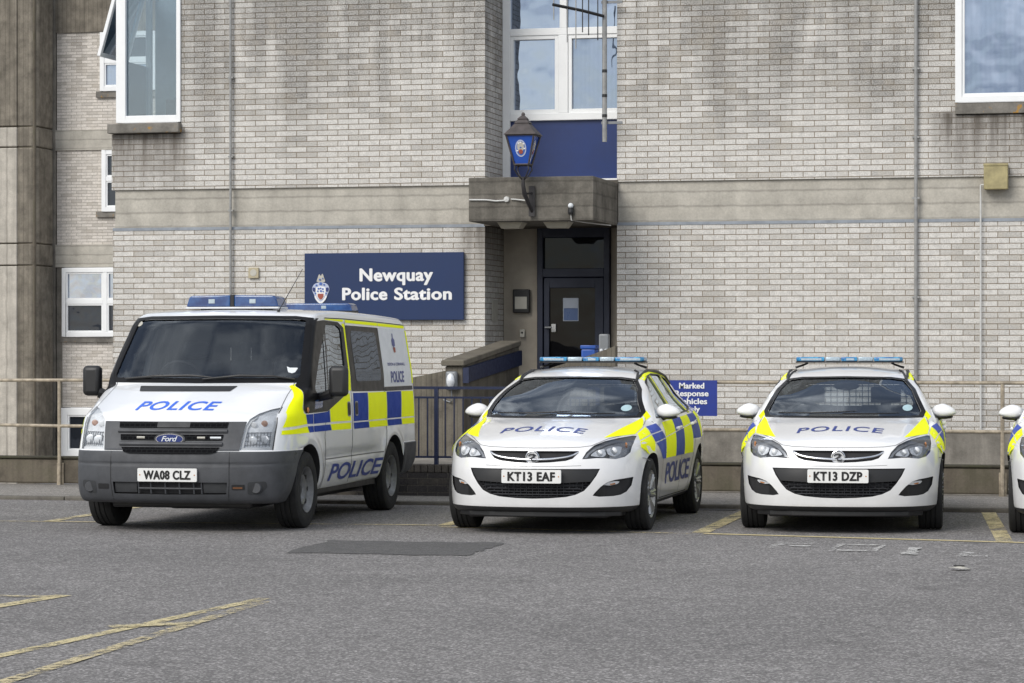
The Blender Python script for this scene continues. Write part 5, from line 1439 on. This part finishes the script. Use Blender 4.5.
# ------------------------------------------------------------------ ramp, plinth, rails
def make_approach():
    t = thing('ramp_wall', 'dark board-marked concrete parapet wall beside the entrance ramp', 'wall', (-9,34,0))
    b = MB()
    # side parapet with sloping top, running back to the entrance
    b.prism([(34.0-34,-1.0),(37.0-34,-1.0),(37.0-34,1.66),(34.0-34,1.40)], 'x', -9.16+9, -8.93+9); b.build('parapet', M['ramp'], t, bevel=.008, seg=1)
    b = MB(); b.prism([(-9.17+9,-1.0),(-9.17+9,1.345),(-9.62+9,1.255),(-11.5+9,1.0),(-11.5+9,-1.0)], 'y', .05, .25); b.build('return_wall', M['ramp'], t)
    b = MB(); b.prism([(-.06,1.405),(3.0,1.665),(3.0,1.735),(-.06,1.475)], 'x', -.20, .10); b.build('coping', M['coping'], t, bevel=.01, seg=1)
    t = thing('handrail_board', 'navy painted board fixed along the sloping ramp parapet', 'board', (-8.90,34,0))
    b = MB(); b.prism([(.02,1.19),(2.98,1.40),(2.98,1.60),(.02,1.385)], 'x', -.025, .02); b.build('board', M['navy_rail'], t, bevel=.006, seg=1)
    b = MB(); b.box(-.027,.05,-.02,.018,1.19,1.385); b.build('board_end', M['navy_rail'], t)
    t = thing('brick_plinth', 'low dark engineering brick plinth under the blue railings behind the van', 'plinth', (-8,29,0))
    b = MB(); b.box(-1.6,1.9,0-.02,2.2,-.05,.285); b.build('brickwork', M['dark_brick'], t, uv=True)
    sb = MB()
    for k in range(46): sb.box(-1.6+.0761*k+.004, -1.6+.0761*(k+1)-.004, -.025, .19, .287, .372)
    sb.build('soldier_course', M['dark_brick'], t, bevel=.006, seg=1)
    b = MB(); b.box(-1.6,1.9,.19,2.2,.285,.362); b.build('paving', M['plinth'], t)
    t = thing('blue_railing', 'thin navy metal railing of upright bars on the dark brick plinth', 'railing', (-8,29.05,.36))
    for z in (.82,.72,.08):
        b = MB(); b.box(-1.55,1.85,-.012,.012,z,z+(.03 if z > .8 else .022)); b.build('rail', M['navy_rail'], t)
    k = 0; x = -1.5
    while x < 1.85:
        thick = k % 9 == 7
        b = MB(); h_ = .0095 if not thick else .03
        b.box(x-h_*.7, x+h_*.7, -h_*.7, h_*.7, 0 if thick else .10, .84 if thick else .72); b.build('post' if thick else 'bar', M['navy_rail'], t)
        x += .0985; k += 1
    # bulkhead lamp on a short post in front of the parapet end
    t = thing('bulkhead_lamp', 'small grey bulkhead lamp on the end of the ramp parapet wall', 'lamp', (-9.06,33.93,1.22))
    b = MB(); b.box(-.075,.075,-.03,.06,-.12,.12); b.build('lamp_body', M['grey_metal'], t, bevel=.03, seg=3)
    b = MB(); b.ellipsoid((0,-.045,0), (.055,.05,.095), 16, 10); b.build('lamp_glass', M['reflector'], t, smooth=True)
    b = MB(); b.tube([(0,0,-.12),(0,.02,-.25),(-.03,.05,-.27),(-.12,.05,-.24)], .009, 6); b.build('cable', M['grey_metal'], t)
    # things on the ramp seen over the middle car
    t = thing('blue_bin', 'small bright blue box behind the light bar of the middle car', 'box', (-7.87,36.65,.5))
    b = MB(); b.box(-.095,.095,-.12,.12,0,1.12); b.build('box_body', M['bright_blue'], t, bevel=.02)
    b = MB(); b.box(-.105,.105,-.13,.13,1.122,1.17); b.build('lid', M['bright_blue'], t, bevel=.01)
    t = thing('short_post', 'short grey post with two small lamps beside the entrance door', 'post', (-7.63,36.45,.4))
    b = MB(); b.box(-.065,.065,-.06,.06,0,1.42); b.build('post_body', M['grey_metal'], t, bevel=.02)
    for x in (-.04,.05):
        b = MB(); b.ellipsoid((x*.7,-.06,1.20), (.025,.03,.025), 12, 8); b.build('lamp', M['reflector'], t, smooth=True)
    t = thing('ramp_side_wall', 'dark concrete ramp wall rising towards the right door jamb', 'wall', (-7.8,35,0))
    b = MB(); b.prism([(-1.0,-.5),(1.5,-.5),(1.5,1.58),(.9,1.55),(-.6,1.33),(-1.0,1.3)], 'x', -.5, .36) if False else b.prism([(-.50,-.5),(.40,-.5),(.40,1.66),(.18,1.58),(-.26,1.435),(-.50,1.36)], 'y', 1.05, 1.2)
    b.build('wall_body', M['ramp'], t)
    # cream tube railings along the back of the pavement
    def tube_rail(label, x0, x1, posts, y):
        t = thing('tube_railing', label, 'railing', ((x0+x1)/2, y, .05))
        o = (x0+x1)/2
        for z in (1.20,.675):
            b = MB(); b.tube([(x0-o+ (x1-x0)*k/8, 0, z+random.uniform(-.006,.006)) for k in range(9)], .019, 8); b.build('rail', M['rail_cream'], t, smooth=True)
        for x in posts:
            b = MB(); b.tube([(x-o,.0,-.02),(x-o,.0,1.19)], .022, 8); b.build('post', M['rail_cream'], t, smooth=True)
            b = MB(); b.box(x-o-.04, x-o+.04, .024, .04, -.02, .24); b.build('base_plate', M['rail_cream'], t)
    tube_rail('rusty cream two-bar tube railing at far left beside the van', -16.5, -9.1, (-15.0,-12.83,-10.6), 30.38)
    tube_rail('rusty cream two-bar tube railing behind the two patrol cars', -5.95, 4.0, (-5.6,-4.0,-2.0,0.3,2.4), 30.30)
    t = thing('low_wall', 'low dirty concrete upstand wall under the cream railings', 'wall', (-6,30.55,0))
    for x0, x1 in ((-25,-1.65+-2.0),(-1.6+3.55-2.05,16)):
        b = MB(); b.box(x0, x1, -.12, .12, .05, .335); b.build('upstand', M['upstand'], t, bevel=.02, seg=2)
        b = MB(); b.box(x0, x1, -.14, .12, .337, .362); b.build('shade_moss_edge', M['moss'], t, bevel=.008, seg=2)  # dark cap strip: shadow line along the wall top drawn in, with moss
    return

def make_fixtures():
    # station sign
    t = thing('station_sign', 'large navy sign reading Newquay Police Station on the brick wall', 'sign', (-10.827,36.93,2.48))
    b = MB(); b.box(-1.138,1.138,-.0,.05,-.463,.463); b.build('sign_board', M['sign_blue'], t, bevel=.006, seg=1)
    for txt, u0, u1, v0, v1 in (('Newquay', -.335,.70,.065,.245), ('Police', -.585,.05,-.185,-.02), ('Station', .16,.965,-.185,-.02)):
        b = text_bm(txt, 1, .012, 0, 1.06)
        desc = 'y' in txt or 'q' in txt
        fit_bm(b, u0, u1, v0-(.045 if desc else 0), v1)
        bold_flat('lettering', b, M['sign_white'], t, (0,-.004,0), (1,0,0), (0,0,1), .0075)
    cr = thing_part('crest', (-.90,-.004,-.07), t)
    def shape(name, poly, mat, y): 
        b = MB(); b.prism(poly, 'y', y, y-.003); b.build(name, M[mat], cr)
    shape('mantling', spline([(-.10,.10),(-.03,.13),(.03,.13),(.10,.10),(.125,.03),(.10,-.03),(.07,-.10),(0,-.16),(-.07,-.10),(-.10,-.03),(-.125,.03)], 4, True), 'pale_blue', .0)
    shape('helm', spline([(-.045,.19),(-.02,.245),(.0,.22),(.025,.25),(.05,.19),(.06,.14),(-.055,.14)], 4, True), 'paper', -.001)
    shape('shield', spline([(-.065,.06),(.065,.06),(.055,-.06),(0,-.115),(-.055,-.06)], 4, True), 'sign_white', -.004)
    shape('shield_charge', [(-.042,-.025),(.042,-.025),(.042,-.065),(.022,-.095),(0,-.108),(-.022,-.095),(-.042,-.065)], 'crest_red', -.008)
    for fx, fz, fw in ((-.03,.045,.02),(.0,.05,.016),(.032,.04,.018),(-.04,.01,.016),(.005,.012,.022),(.038,.005,.014),(-.075,-.02,.016),(.078,-.02,.016),(-.06,.09,.02),(.05,.10,.018),(0,.115,.03),(-.01,.17,.02),(.03,.185,.014)):
        shape('charge', [(fx-fw*.7,fz-fw*.5),(fx+fw*.6,fz-fw*.7),(fx+fw*.7,fz+fw*.4),(fx-fw*.4,fz+fw*.7)], 'badge_mid', -.010)
    for s in (1,-1):
        shape('scroll', spline([(s*.075,.05),(s*.11,.06),(s*.115,.02),(s*.085,.0)], 4, True), 'badge_blue', -.008)
    shape('wreath', spline([(-.09,-.06),(-.06,-.12),(0,-.165),(.06,-.12),(.09,-.06),(.07,-.06),(.045,-.10),(0,-.135),(-.045,-.10),(-.07,-.06)], 3, True), 'sign_white', -.006)
    shape('motto_strip', [(-.16,-.255),(.16,-.255),(.16,-.19),(-.16,-.19)], 'sign_white', 0)
    shape('motto_line', [(-.15,-.240),(.15,-.240),(.15,-.218),(-.15,-.218)], 'text_blue', -.004)
    # bay sign hung on the railing
    t = thing('bay_sign', 'small blue sign reading Marked Response Vehicles Only on the railing behind the middle car', 'sign', (-5.35,30.25,1.075))
    b = MB(); b.box(-.275,.275,0,.012,-.195,.195); b.build('sign_board', M['bay_blue'], t)
    for k, txt in enumerate(('Marked','Response','Vehicles','Only')):
        b = text_bm(txt, 1, .01); w_ = (.275,.37,.34,.18)[k]; z = .105-.085*k; lowp = -.018 if txt in ('Response','Only') else 0
        fit_bm(b, -.005-w_/2, -.005+w_/2, z+lowp, z+.062)
        bold_flat('lettering', b, M['sign_white'], t, (0,-.004,0), (1,0,0), (0,0,1), .0025)
    # police lantern on the porch
    t = thing('police_lantern', 'old blue police lantern on a black bracket fixed to the porch slab', 'lamp', (-8.44,35.20,3.18)); t.scale = (.9,.9,.9)
    b = MB(); b.box(.03,.12,.215,.25,.18,.62); b.build('back_plate', M['lantern_black'], t)
    b = MB(); b.tube([(.075,.22,.25),(.05,.12,.36),(.01,.03,.50),(0,0,.62),(0,0,.74)], [.02,.028,.034,.03,.022], 8)
    b.tube([(.075,.22,.52),(.03,.10,.50),(.0,.02,.56)], .014, 6); b.build('bracket', M['lantern_black'], t, smooth=True)
    for k in range(4):
        a = math.pi/4+k*math.pi/2; c, s = math.cos(a), math.sin(a)
        b = MB(); b.tube([(.02*c,.02*s,.70),(.09*c,.09*s,.76),(.15*c,.15*s,.84),(.14*c,.14*s,.89),(.10*c,.10*s,.90)], .010, 6); b.build('scroll', M['lantern_black'], t, smooth=True)
    def ring(w_, z): return [(-w_,-w_,z),(w_,-w_,z),(w_,w_,z),(-w_,w_,z)]
    lo, hi, z0, z1 = .105, .205, .91, 1.33
    for k in range(4):
        A, B_ = ring(lo-.012, z0), ring(hi-.012, z1); j = (k+1) % 4
        b = MB(); b.add([A[k],A[j],B_[j],B_[k]], [(0,1,2,3)]); b.build('pane', M['lantern_blue'], t)
        b = MB(); b.tube([ring(lo,z0)[k], ring(hi,z1)[k]], .014, 6); b.build('corner_bar', M['lantern_cap'], t)
    for w_, z in ((lo,z0),(hi,z1)):
        r_ = ring(w_, z); b = MB()
        for k in range(4): b.tube([r_[k], r_[(k+1) % 4]], .015, 6)
        b.build('rim', M['lantern_cap'], t)
    b = MB()
    for (wa,za),(wb,zb) in (((.235,1.335),(.10,1.50)),((.11,1.505),(.065,1.56)),((.075,1.565),(.02,1.62))):
        A, B_ = ring(wa,za), ring(wb,zb); b.add(A+B_, [(0,1,5,4),(1,2,6,5),(2,3,7,6),(3,0,4,7),(4,5,6,7),(3,2,1,0)])
    b.ellipsoid((0,0,1.635), (.028,.028,.03), 10, 8); b.build('cap', M['lantern_cap'], t)
    # crest on the front pane and one on the right pane
    sl = (hi-lo)/(z1-z0); nn = 1/math.sqrt(1+sl*sl)
    for ax in (0, 1):
        def put(name, poly, mat, d):
            b = MB(); vs = []
            for u, v in poly:
                y = -(lo-.012+(v)*sl*nn)-d
                p = (u, y, z0+v*nn)
                vs.append(p if ax == 0 else (-p[1], p[0], p[2]))
            b.add(vs, [tuple(range(len(vs)))]); b.build(name, M[mat], t)
        put('crest', arc_poly(0,.235,.082,.125,20), 'pale_blue', .004)
        put('crest_field', arc_poly(0,.235,.064,.105,20), 'badge_mid', .006)
        put('crest_shield', spline([(-.05,.27),(-.02,.33),(.03,.32),(.05,.26),(.03,.20),(-.035,.205)], 3, True), 'paper', .008)
        for q_, (fx, fv) in enumerate(((-.05,.20),(.045,.30),(-.03,.31),(.055,.23),(0,.245),(.0,.32))): put('crest_fleck', arc_poly(fx, fv, .014, .012, 8), ('sign_white','badge_mid')[q_ == 4], .0095)
        put('crest_charge', arc_poly(0,.185,.032,.035,14), 'crest_red', .010)
    # cable and junction box feeding the lantern
    t = thing('lantern_cable', 'white cable with a round junction box across the porch face', 'cable', (-9.24,35.43,3.57))
    b = MB(); b.tube([(.02,0,-.0),(.25,0,-.005),(.38,0,-.02),(.50,0,-.015)], .011, 6); b.tube([(.58,0,0),(.66,0,-.005),(.78,-.03,-.02)], .010, 6); b.build('cable_run', M['white_plastic'], t)
    b = MB(); b.lathe([(0,-.035),(.035,-.03),(.04,0)], (.52,.02,0), 'y', 16); b.build('junction_box', M['white_plastic'], t)
    # small security lamp with photocell under the porch edge
    t = thing('porch_sensor', 'small clear-topped lamp with black base on the porch front', 'lamp', (-7.86,35.42,3.36))
    b = MB(); b.lathe([(0,-.0),(.03,0),(.038,.03),(.034,.09),(0,.09)], (0,0,0), 'z', 14); b.build('base', M['black_trim'], t)
    b = MB(); b.ellipsoid((0,0,.115), (.036,.036,.036), 14, 10); b.build('dome', M['sticker'], t, smooth=True)
    b = MB(); b.tube([(0,0,0),(.005,.02,-.07),(.10,.30,-.085),(.28,1.2,-.09)], .008, 6); b.build('cable', M['white_plastic'], t)
    for x, k in ((-8.72,'left'), (-8.10,'right')):
        t = thing('porch_light', f'square soffit light under the porch slab, {k} of the pair', 'lamp', (x,35.75,3.20))
        b = MB(); b.add([(-.17,-.15,.08),(.17,-.15,.08),(.17,.15,.08),(-.17,.15,.08),(-.12,-.11,0),(.12,-.11,0),(.12,.11,0),(-.12,.11,0)], [(0,1,5,4),(1,2,6,5),(2,3,7,6),(3,0,4,7),(4,5,6,7),(0,3,2,1)])
        b.build('diffuser', M['diffuser'], t)
        b = MB(); b.box(-.18,.18,-.16,.16,.081,.09); b.build('base', M['grey_metal'], t)
    # TV aerial
    t = thing('tv_aerial', 'television aerial on a steel pole in front of the upper window', 'aerial', (-7.70,36.80,4.40))
    b = MB(); b.tube([(0,0,0),(0,0,2.05)], .032, 10); b.build('pole', M['galv'], t, smooth=True)
    for z in (.24,1.86):
        b = MB(); b.box(-.05,.235,.02,.05,z,z+.035); b.build('wall_bracket', M['grey_metal'], t)
    for z in (.35,.62,.95):
        b = MB(); b.lathe([(.036,-.02),(.036,.02)], (0,0,z), 'z', 10); b.build('clamp', M['black_trim'], t)
    b = MB(); b.tube([(0,-.05,1.68),(-.25,-.22,1.74),(-.60,-.50,1.80)], .022, 6); b.build('boom', M['black_trim'], t)
    for k, (q_, l_) in enumerate(((.12,.34),(.30,.30),(.42,.28),(.55,.52),(.72,.46),(.98,.20))):
        x, y, z = -.60*q_, -.05-.45*q_, 1.68+.12*q_
        b = MB(); b.tube([(x,y,z-l_),(x,y,z+l_*.9)], .008, 5); b.build('rod', M['galv'] if k > 2 else M['black_trim'], t)
    # conduits and boxes on the wall
    def pipe(label, x, z0, z1, r, mat, clips=()):
        t = thing('wall_pipe', label, 'pipe', (x,36.95,z0))
        b = MB(); b.tube([(0,0,0),(0,0,z1-z0)], r, 8); b.build('pipe_run', M[mat], t, smooth=True)
        for z in clips:
            b = MB(); b.box(-r*2,r*2,-r*.6,.05,z-z0-.012,z-z0+.012); b.build('clip', M[mat], t)
    pipe('thin grey pipe running down the brick left of the navy sign', -13.05, 1.2, 10, .018, 'galv', (4.3,5.4,3.55))
    pipe('grey pipe running the full height of the right-hand brick wall', -3.56, .6, 10, .024, 'galv', (3.6,4.4,5.3,2.3))
    pipe('thin white conduit running down below the cream wall box', -2.72, .55, 3.76, .012, 'white_plastic')
    t = thing('wall_box', 'dirty cream sounder box near the right edge of the wall', 'box', (-2.52,36.90,3.86))
    b = MB(); b.box(-.155,.155,-.05,.10,-.165,.165); b.build('box_body', M['box_cream'], t, bevel=.012)
    b = MB(); b.box(-.16,.16,-.058,.0,.14,.172); b.build('lid', M['box_cream'], t, bevel=.006)
    b = MB(); b.tube([(-.2,.06,-.10),(-.155,.06,-.10)], .012, 6); b.build('cable', M['white_plastic'], t)
    t = thing('wall_vent', 'small square cream vent on the brick above the van', 'vent', (-12.72,36.98,2.68))
    b = MB(); b.box(-.075,.075,-.02,.02,-.075,.075); b.build('vent_frame', M['box_pale'], t, bevel=.008)
    b = MB(); b.lathe([(0,-.024),(.045,-.024),(.05,-.02)], (0,0,0), 'y', 16); b.build('vent_grille', M['paper'], t)
    t = thing('intercom', 'black intercom box with pale notice on the beige wall left of the door', 'intercom', (-9.13,37.98,2.29))
    b = MB(); b.box(-.12,.12,-.04,.05,-.165,.165); b.build('case', M['black_trim'], t, bevel=.015)
    b = MB(); b.box(-.085,.085,-.044,-.038,-.11,.06); b.build('notice', M['paper'], t)
    t = thing('bell_push', 'small pale bell push below the intercom', 'bell push', (-9.12,37.99,1.84))
    b = MB(); b.box(-.035,.035,-.02,.03,-.055,.055); b.build('bell_case', M['paper'], t, bevel=.008)
    b = MB(); b.lathe([(0,-.03),(.014,-.028),(.015,-.02)], (0,0,.01), 'y', 12); b.build('button', M['black_trim'], t)
    t = thing('wall_notice', 'pale paper notice on the shaded brick return left of the entrance', 'notice', (-9.40,37.5,2.15))
    b = MB(); b.box(0,.012,-.15,.15,-.15,.15); b.build('paper_sheet', M['paper'], t)
    t = thing('door_poster', 'blue and white poster stuck inside the glass of the entrance door', 'poster', (-8.43,37.99,2.17))
    b = MB(); b.box(-.10,.10,0,.004,.02,.15); b.build('upper_half', M['pale_poster'], t)
    b = MB(); b.box(-.10,.10,0,.004,-.15,.018); b.build('lower_half', M['poster_blue'], t)
    b = MB(); b.box(-.11,.11,.005,.007,-.16,.16); b.build('border', M['pale_poster'], t)

M['bright_blue'] = simple('bright_blue_plastic', (.02,.09,.40), .4)
M['pale_blue'] = simple('crest_pale_blue', (.48,.53,.68), .5)
M['badge_mid'] = simple('crest_blue', (.06,.14,.45), .4)
M['bay_blue'] = simple('bay_sign_blue', (.018,.04,.27), .4, grime=.15)
M['coping'] = concrete_mat('coping_concrete', (.20,.178,.145), .4, moss=.3)
M['moss'] = concrete_mat('shade_moss_edge', (.085,.078,.058), .5, moss=.7)  # moss with the wall-top shadow line put into its dark colour
M['diffuser'] = simple('lamp_diffuser', (.42,.39,.32), .4)
M['box_pale'] = simple('cream_vent', (.46,.40,.27), .5)
M['pale_poster'] = simple('pale_poster', (.34,.38,.45), .3)
M['poster_blue'] = simple('poster_blue', (.05,.10,.24), .3)
# ------------------------------------------------------------------ ground
M['asphalt'] = asphalt_mat('asphalt')
M['asphalt_new'] = asphalt_mat('asphalt_patch', (.105,.102,.10), aggregate=(.17,.165,.16))
M['asphalt_pale'] = asphalt_mat('worn_pavement', (.22,.205,.185), aggregate=(.42,.395,.36))
M['kerb'] = concrete_mat('kerb_stone', (.19,.175,.155), .5, moss=.3)
M['line_yellow'] = worn_paint('yellow_line', (.62,.53,.30), .472)
M['line_front'] = worn_paint('front_bay_line', (.62,.52,.28), .43)
M['line_yellow_worn'] = worn_paint('worn_yellow_line', (.60,.51,.30), .50)
M['line_white'] = worn_paint('worn_white_letters', (.66,.65,.62), .515, 14)

def make_ground():
    # one sheet to the horizon, dropping into the area in front of the building
    ys = [-400,-60,-10,0,8,14,20,26,30.5,30.62,60,400]; xs = [-400,-60,-30,-15,0,15,30,60,400]
    V = []; F = []
    for y in ys:
        for x in xs: V.append((x, y, 0 if y < 30.55 else -1.3))
    n = len(xs)
    for j in range(len(ys)-1):
        for i in range(n-1): F.append((j*n+i, j*n+i+1, (j+1)*n+i+1, (j+1)*n+i))
    me = bpy.data.meshes.new('ground'); me.from_pydata(V, [], F)
    tag(link('ground', me, M['asphalt']), kind='structure')
    b = MB(); b.box(-40,30,27.98,30.5,-.05,.036); tag(b.build('pavement', M['asphalt_pale'], bevel=0), kind='structure')
    b = MB(); x = -30.0
    while x < 20:
        b.box(x+.003, x+.912, 27.83, 27.975, -.05, .042+random.uniform(-.005,.003)); x += .915
    tag(b.build('kerb', M['kerb'], bevel=.018, seg=2), kind='structure')
    def sheet_(name, quads, mat, z):
        vs = []; fs = []
        for q in quads:
            fs.append(tuple(range(len(vs), len(vs)+len(q)))); vs += [(x, y, z+.0006*len(fs)) for x, y in q]
        me = bpy.data.meshes.new(name); me.from_pydata(vs, [], fs)
        bm = bmesh.new(); bm.from_mesh(me); bmesh.ops.recalc_face_normals(bm, faces=bm.faces)
        for f in bm.faces:
            if f.normal.z < 0: f.normal_flip()
        bm.to_mesh(me); bm.free()
        return tag(link(name, me, M[mat]), kind='structure')
    def strip(p, q, w):
        a = Vector(p); b_ = Vector(q); n = (b_-a).normalized(); n = Vector((-n.y, n.x))*w/2
        return [tuple(a-n), tuple(b_-n), tuple(b_+n), tuple(a+n)]
    # darker repair with ragged edge
    edge = []
    cs = [(-6.93,20.95),(-5.47,20.98),(-5.55,22.50),(-7.05,22.40)]
    for k in range(4):
        a = Vector(cs[k]); c = Vector(cs[(k+1) % 4])
        for j in range(10):
            p = a.lerp(c, j/10); edge.append((p.x+random.uniform(-.035,.035), p.y+random.uniform(-.05,.05)))
    sheet_('road_patch', [edge], 'asphalt_new', .003)
    sheet_('bay_marking', [strip((-13.5,24.0),(-6.72,24.62),.10)], 'line_yellow_worn', .004)
    sheet_('bay_marking', [strip((-6.62,24.40),(-4.25,23.98),.10)], 'line_yellow_worn', .004)
    sheet_('bay_marking', [strip((-4.15,24.02),(-.2,23.28),.11)], 'line_front', .004)
    sheet_('bay_marking', [strip((-4.19,24.10),(-4.32,27.80),.15)], 'line_yellow', .0055)
    sheet_('bay_marking', [strip((-1.53,23.50),(-1.97,27.80),.14)], 'line_yellow', .0055)
    sheet_('bay_marking', [strip((-6.63,24.55),(-6.76,27.80),.13)], 'line_yellow', .0055)
    sheet_('bay_marking', [strip((-10.36,24.25),(-10.48,27.80),.13)], 'line_yellow_worn', .0055)
    sheet_('hatch_marking', [strip((-5.79,17.05),(-6.06,13.0),.095)], 'line_yellow', .004)
    sheet_('hatch_marking', [strip((-5.72,16.85),(-5.50,11.8),.095)], 'line_yellow_worn', .0055)
    sheet_('hatch_marking', [strip((-6.05,15.05),(-5.66,15.35),.16)], 'line_yellow', .007)
    sheet_('hatch_marking', [strip((-7.24,15.9),(-7.13,16.95),.13)], 'line_yellow', .004)
    sheet_('hatch_marking', [strip((-7.9,16.75),(-7.10,16.85),.10)], 'line_yellow_worn', .0055)
    # remains of white lettering, worn past reading
    wh = []
    def stroke(x, y, w_, d):
        n = 5; x -= .03; y -= .22; w_ *= .85; L_ = [(x-w_/2+random.uniform(-.02,.02), y-d/2+d*k/n) for k in range(n+1)]
        R_ = [(x+w_/2+random.uniform(-.02,.02), y+d/2-d*k/n) for k in range(n+1)]
        wh.append(L_+R_)
    for x, y, w_, d in ((-3.28,22.95,.09,.75),(-3.12,23.15,.24,.14),(-3.10,22.85,.22,.12),(-2.78,22.75,.08,.8),(-2.44,22.72,.08,.8),(-2.61,23.08,.30,.12),(-2.61,22.42,.30,.12),(-2.15,22.45,.12,.75),(-2.10,22.10,.1,.1),(-1.70,22.15,.13,.62),(-1.58,22.0,.14,.18)): stroke(x, y, w_, d)
    sheet_('ground_lettering', wh, 'line_white', .006)
    # kerbside drain slot
    sheet_('drain_channel', [[(-5.0,27.60),(-4.45,27.60),(-4.45,27.80),(-5.0,27.80)]], 'dark_grey', .006)
    # scraps on the tarmac
    t = thing('crushed_wrapper', 'crushed beige paper scrap lying on the tarmac at right', 'litter', (-1.65,20.45,.004))
    b = MB(); random.seed(3)
    vs = [(.085*math.cos(a)*random.uniform(.8,1.2), .05*math.sin(a)*random.uniform(.7,1.2), random.uniform(0,.02)) for a in np.linspace(0, 2*math.pi, 9)[:-1]]
    b.add(vs+[(0,0,.03),(.02,.01,0)], [(i, (i+1) % 8, 8) for i in range(8)]); b.build('paper', M['paper'], t)
    b = MB(); b.box(-.05,.03,-.012,.008,.026,.034); b.build('dark_fold', M['black_trim'], t)

# ------------------------------------------------------------------ place everything
make_ground()
make_building(); make_wing(); make_approach(); make_fixtures()
G_ = 'white estate patrol cars parked in the bays'
car = make_car()
car2 = copy_tree(car); car3 = copy_tree(car)
car.location = (-3.0, 24.18, 0); car.rotation_euler = (0, 0, math.radians(4.8))
car2.location = (-5.56, 23.5, 0); car2.rotation_euler = (0, 0, math.radians(1.2))
car3.location = (-.66, 24.0, 0); car3.rotation_euler = (0, 0, math.radians(2.0))
car['label'] = 'white estate police car seen head-on, front plate KT13 DZP'
car2['label'] = 'white estate police car nearest the van, front plate KT13 EAF, chequered side showing'
car3['label'] = 'white police car mostly cut off by the right edge of the photo'
for c_ in (car, car2, car3): c_['group'] = G_
add_plate(car, CAR, 'KT13 DZP', .507, .262, .058)
add_plate(car2, CAR, 'KT13 EAF', .507, .262, .058)
van = make_van()
van.location = (-8.715, 23.05, 0); van.rotation_euler = (0, 0, math.radians(1.2))
add_plate(van, VAN, 'WA08 CLZ', .507, .272, .058)

# ------------------------------------------------------------------ camera, sky, sun
cam = bpy.data.cameras.new('camera'); co = bpy.data.objects.new('camera', cam); C.objects.link(co); S.camera = co
co.location = (0, 0, 1.58); co.rotation_euler = (math.radians(90), 0, math.atan(.244))
cam.lens = 98.44; cam.sensor_width = 36; cam.shift_y = .01025; cam.clip_end = 2000; cam.clip_start = .1

EL, AZ = 38, 207       # sun height and compass direction (clockwise from +y)
w = bpy.data.worlds.new('World'); S.world = w; w.use_nodes = True
nt = w.node_tree; nt.nodes.clear()
out = nt.nodes.new('ShaderNodeOutputWorld'); bg = nt.nodes.new('ShaderNodeBackground'); bg.inputs['Strength'].default_value = .117
sky = nt.nodes.new('ShaderNodeTexSky'); sky.sky_type = 'NISHITA'; sky.sun_disc = False
sky.sun_elevation = math.radians(EL); sky.sun_rotation = math.radians(AZ)
tc = nt.nodes.new('ShaderNodeTexCoord'); mp = nt.nodes.new('ShaderNodeMapping'); mp.inputs['Scale'].default_value = (1, 1, 2.2)
ns = nt.nodes.new('ShaderNodeTexNoise'); ns.inputs['Scale'].default_value = 3.2; ns.inputs['Detail'].default_value = 7; ns.inputs['Roughness'].default_value = .55
rp = nt.nodes.new('ShaderNodeValToRGB'); rp.color_ramp.elements[0].position = .44; rp.color_ramp.elements[1].position = .58
ns2 = nt.nodes.new('ShaderNodeTexNoise'); ns2.inputs['Scale'].default_value = 6; ns2.inputs['Detail'].default_value = 5
rp2 = nt.nodes.new('ShaderNodeValToRGB'); rp2.color_ramp.elements[0].color = (5.5,5.9,6.6,1); rp2.color_ramp.elements[1].color = (15.5,15.4,15.2,1)
rp2.color_ramp.elements[0].position = .3; rp2.color_ramp.elements[1].position = .7
mx = nt.nodes.new('ShaderNodeMix'); mx.data_type = 'RGBA'
L = nt.links.new
L(tc.outputs['Generated'], mp.inputs[0]); L(mp.outputs[0], ns.inputs['Vector']); L(mp.outputs[0], ns2.inputs['Vector'])
L(ns.outputs['Fac'], rp.inputs[0]); L(ns2.outputs['Fac'], rp2.inputs[0])
mf = nt.nodes.new('ShaderNodeMath'); mf.operation = 'MULTIPLY_ADD'; mf.inputs[1].default_value = .75; mf.inputs[2].default_value = .20
L(rp.outputs[0], mf.inputs[0]); L(mf.outputs[0], mx.inputs['Factor']); L(sky.outputs[0], mx.inputs['A']); L(rp2.outputs[0], mx.inputs['B'])
L(mx.outputs['Result'], bg.inputs['Color']); L(bg.outputs[0], out.inputs[0])
sun = bpy.data.lights.new('sun', 'SUN'); sun.energy = 2.35; sun.angle = math.radians(32); sun.color = (1, .965, .91)
so = bpy.data.objects.new('sun', sun); C.objects.link(so)
el, az = math.radians(EL), math.radians(AZ)
d = Vector((math.sin(az)*math.cos(el), math.cos(az)*math.cos(el), math.sin(el)))
so.rotation_euler = d.to_track_quat('Z', 'Y').to_euler(); so.location = (-6, 0, 30)
S.view_settings.view_transform = 'Standard'; S.view_settings.look = 'None'; S.view_settings.exposure = 0
S.render.engine = 'CYCLES'
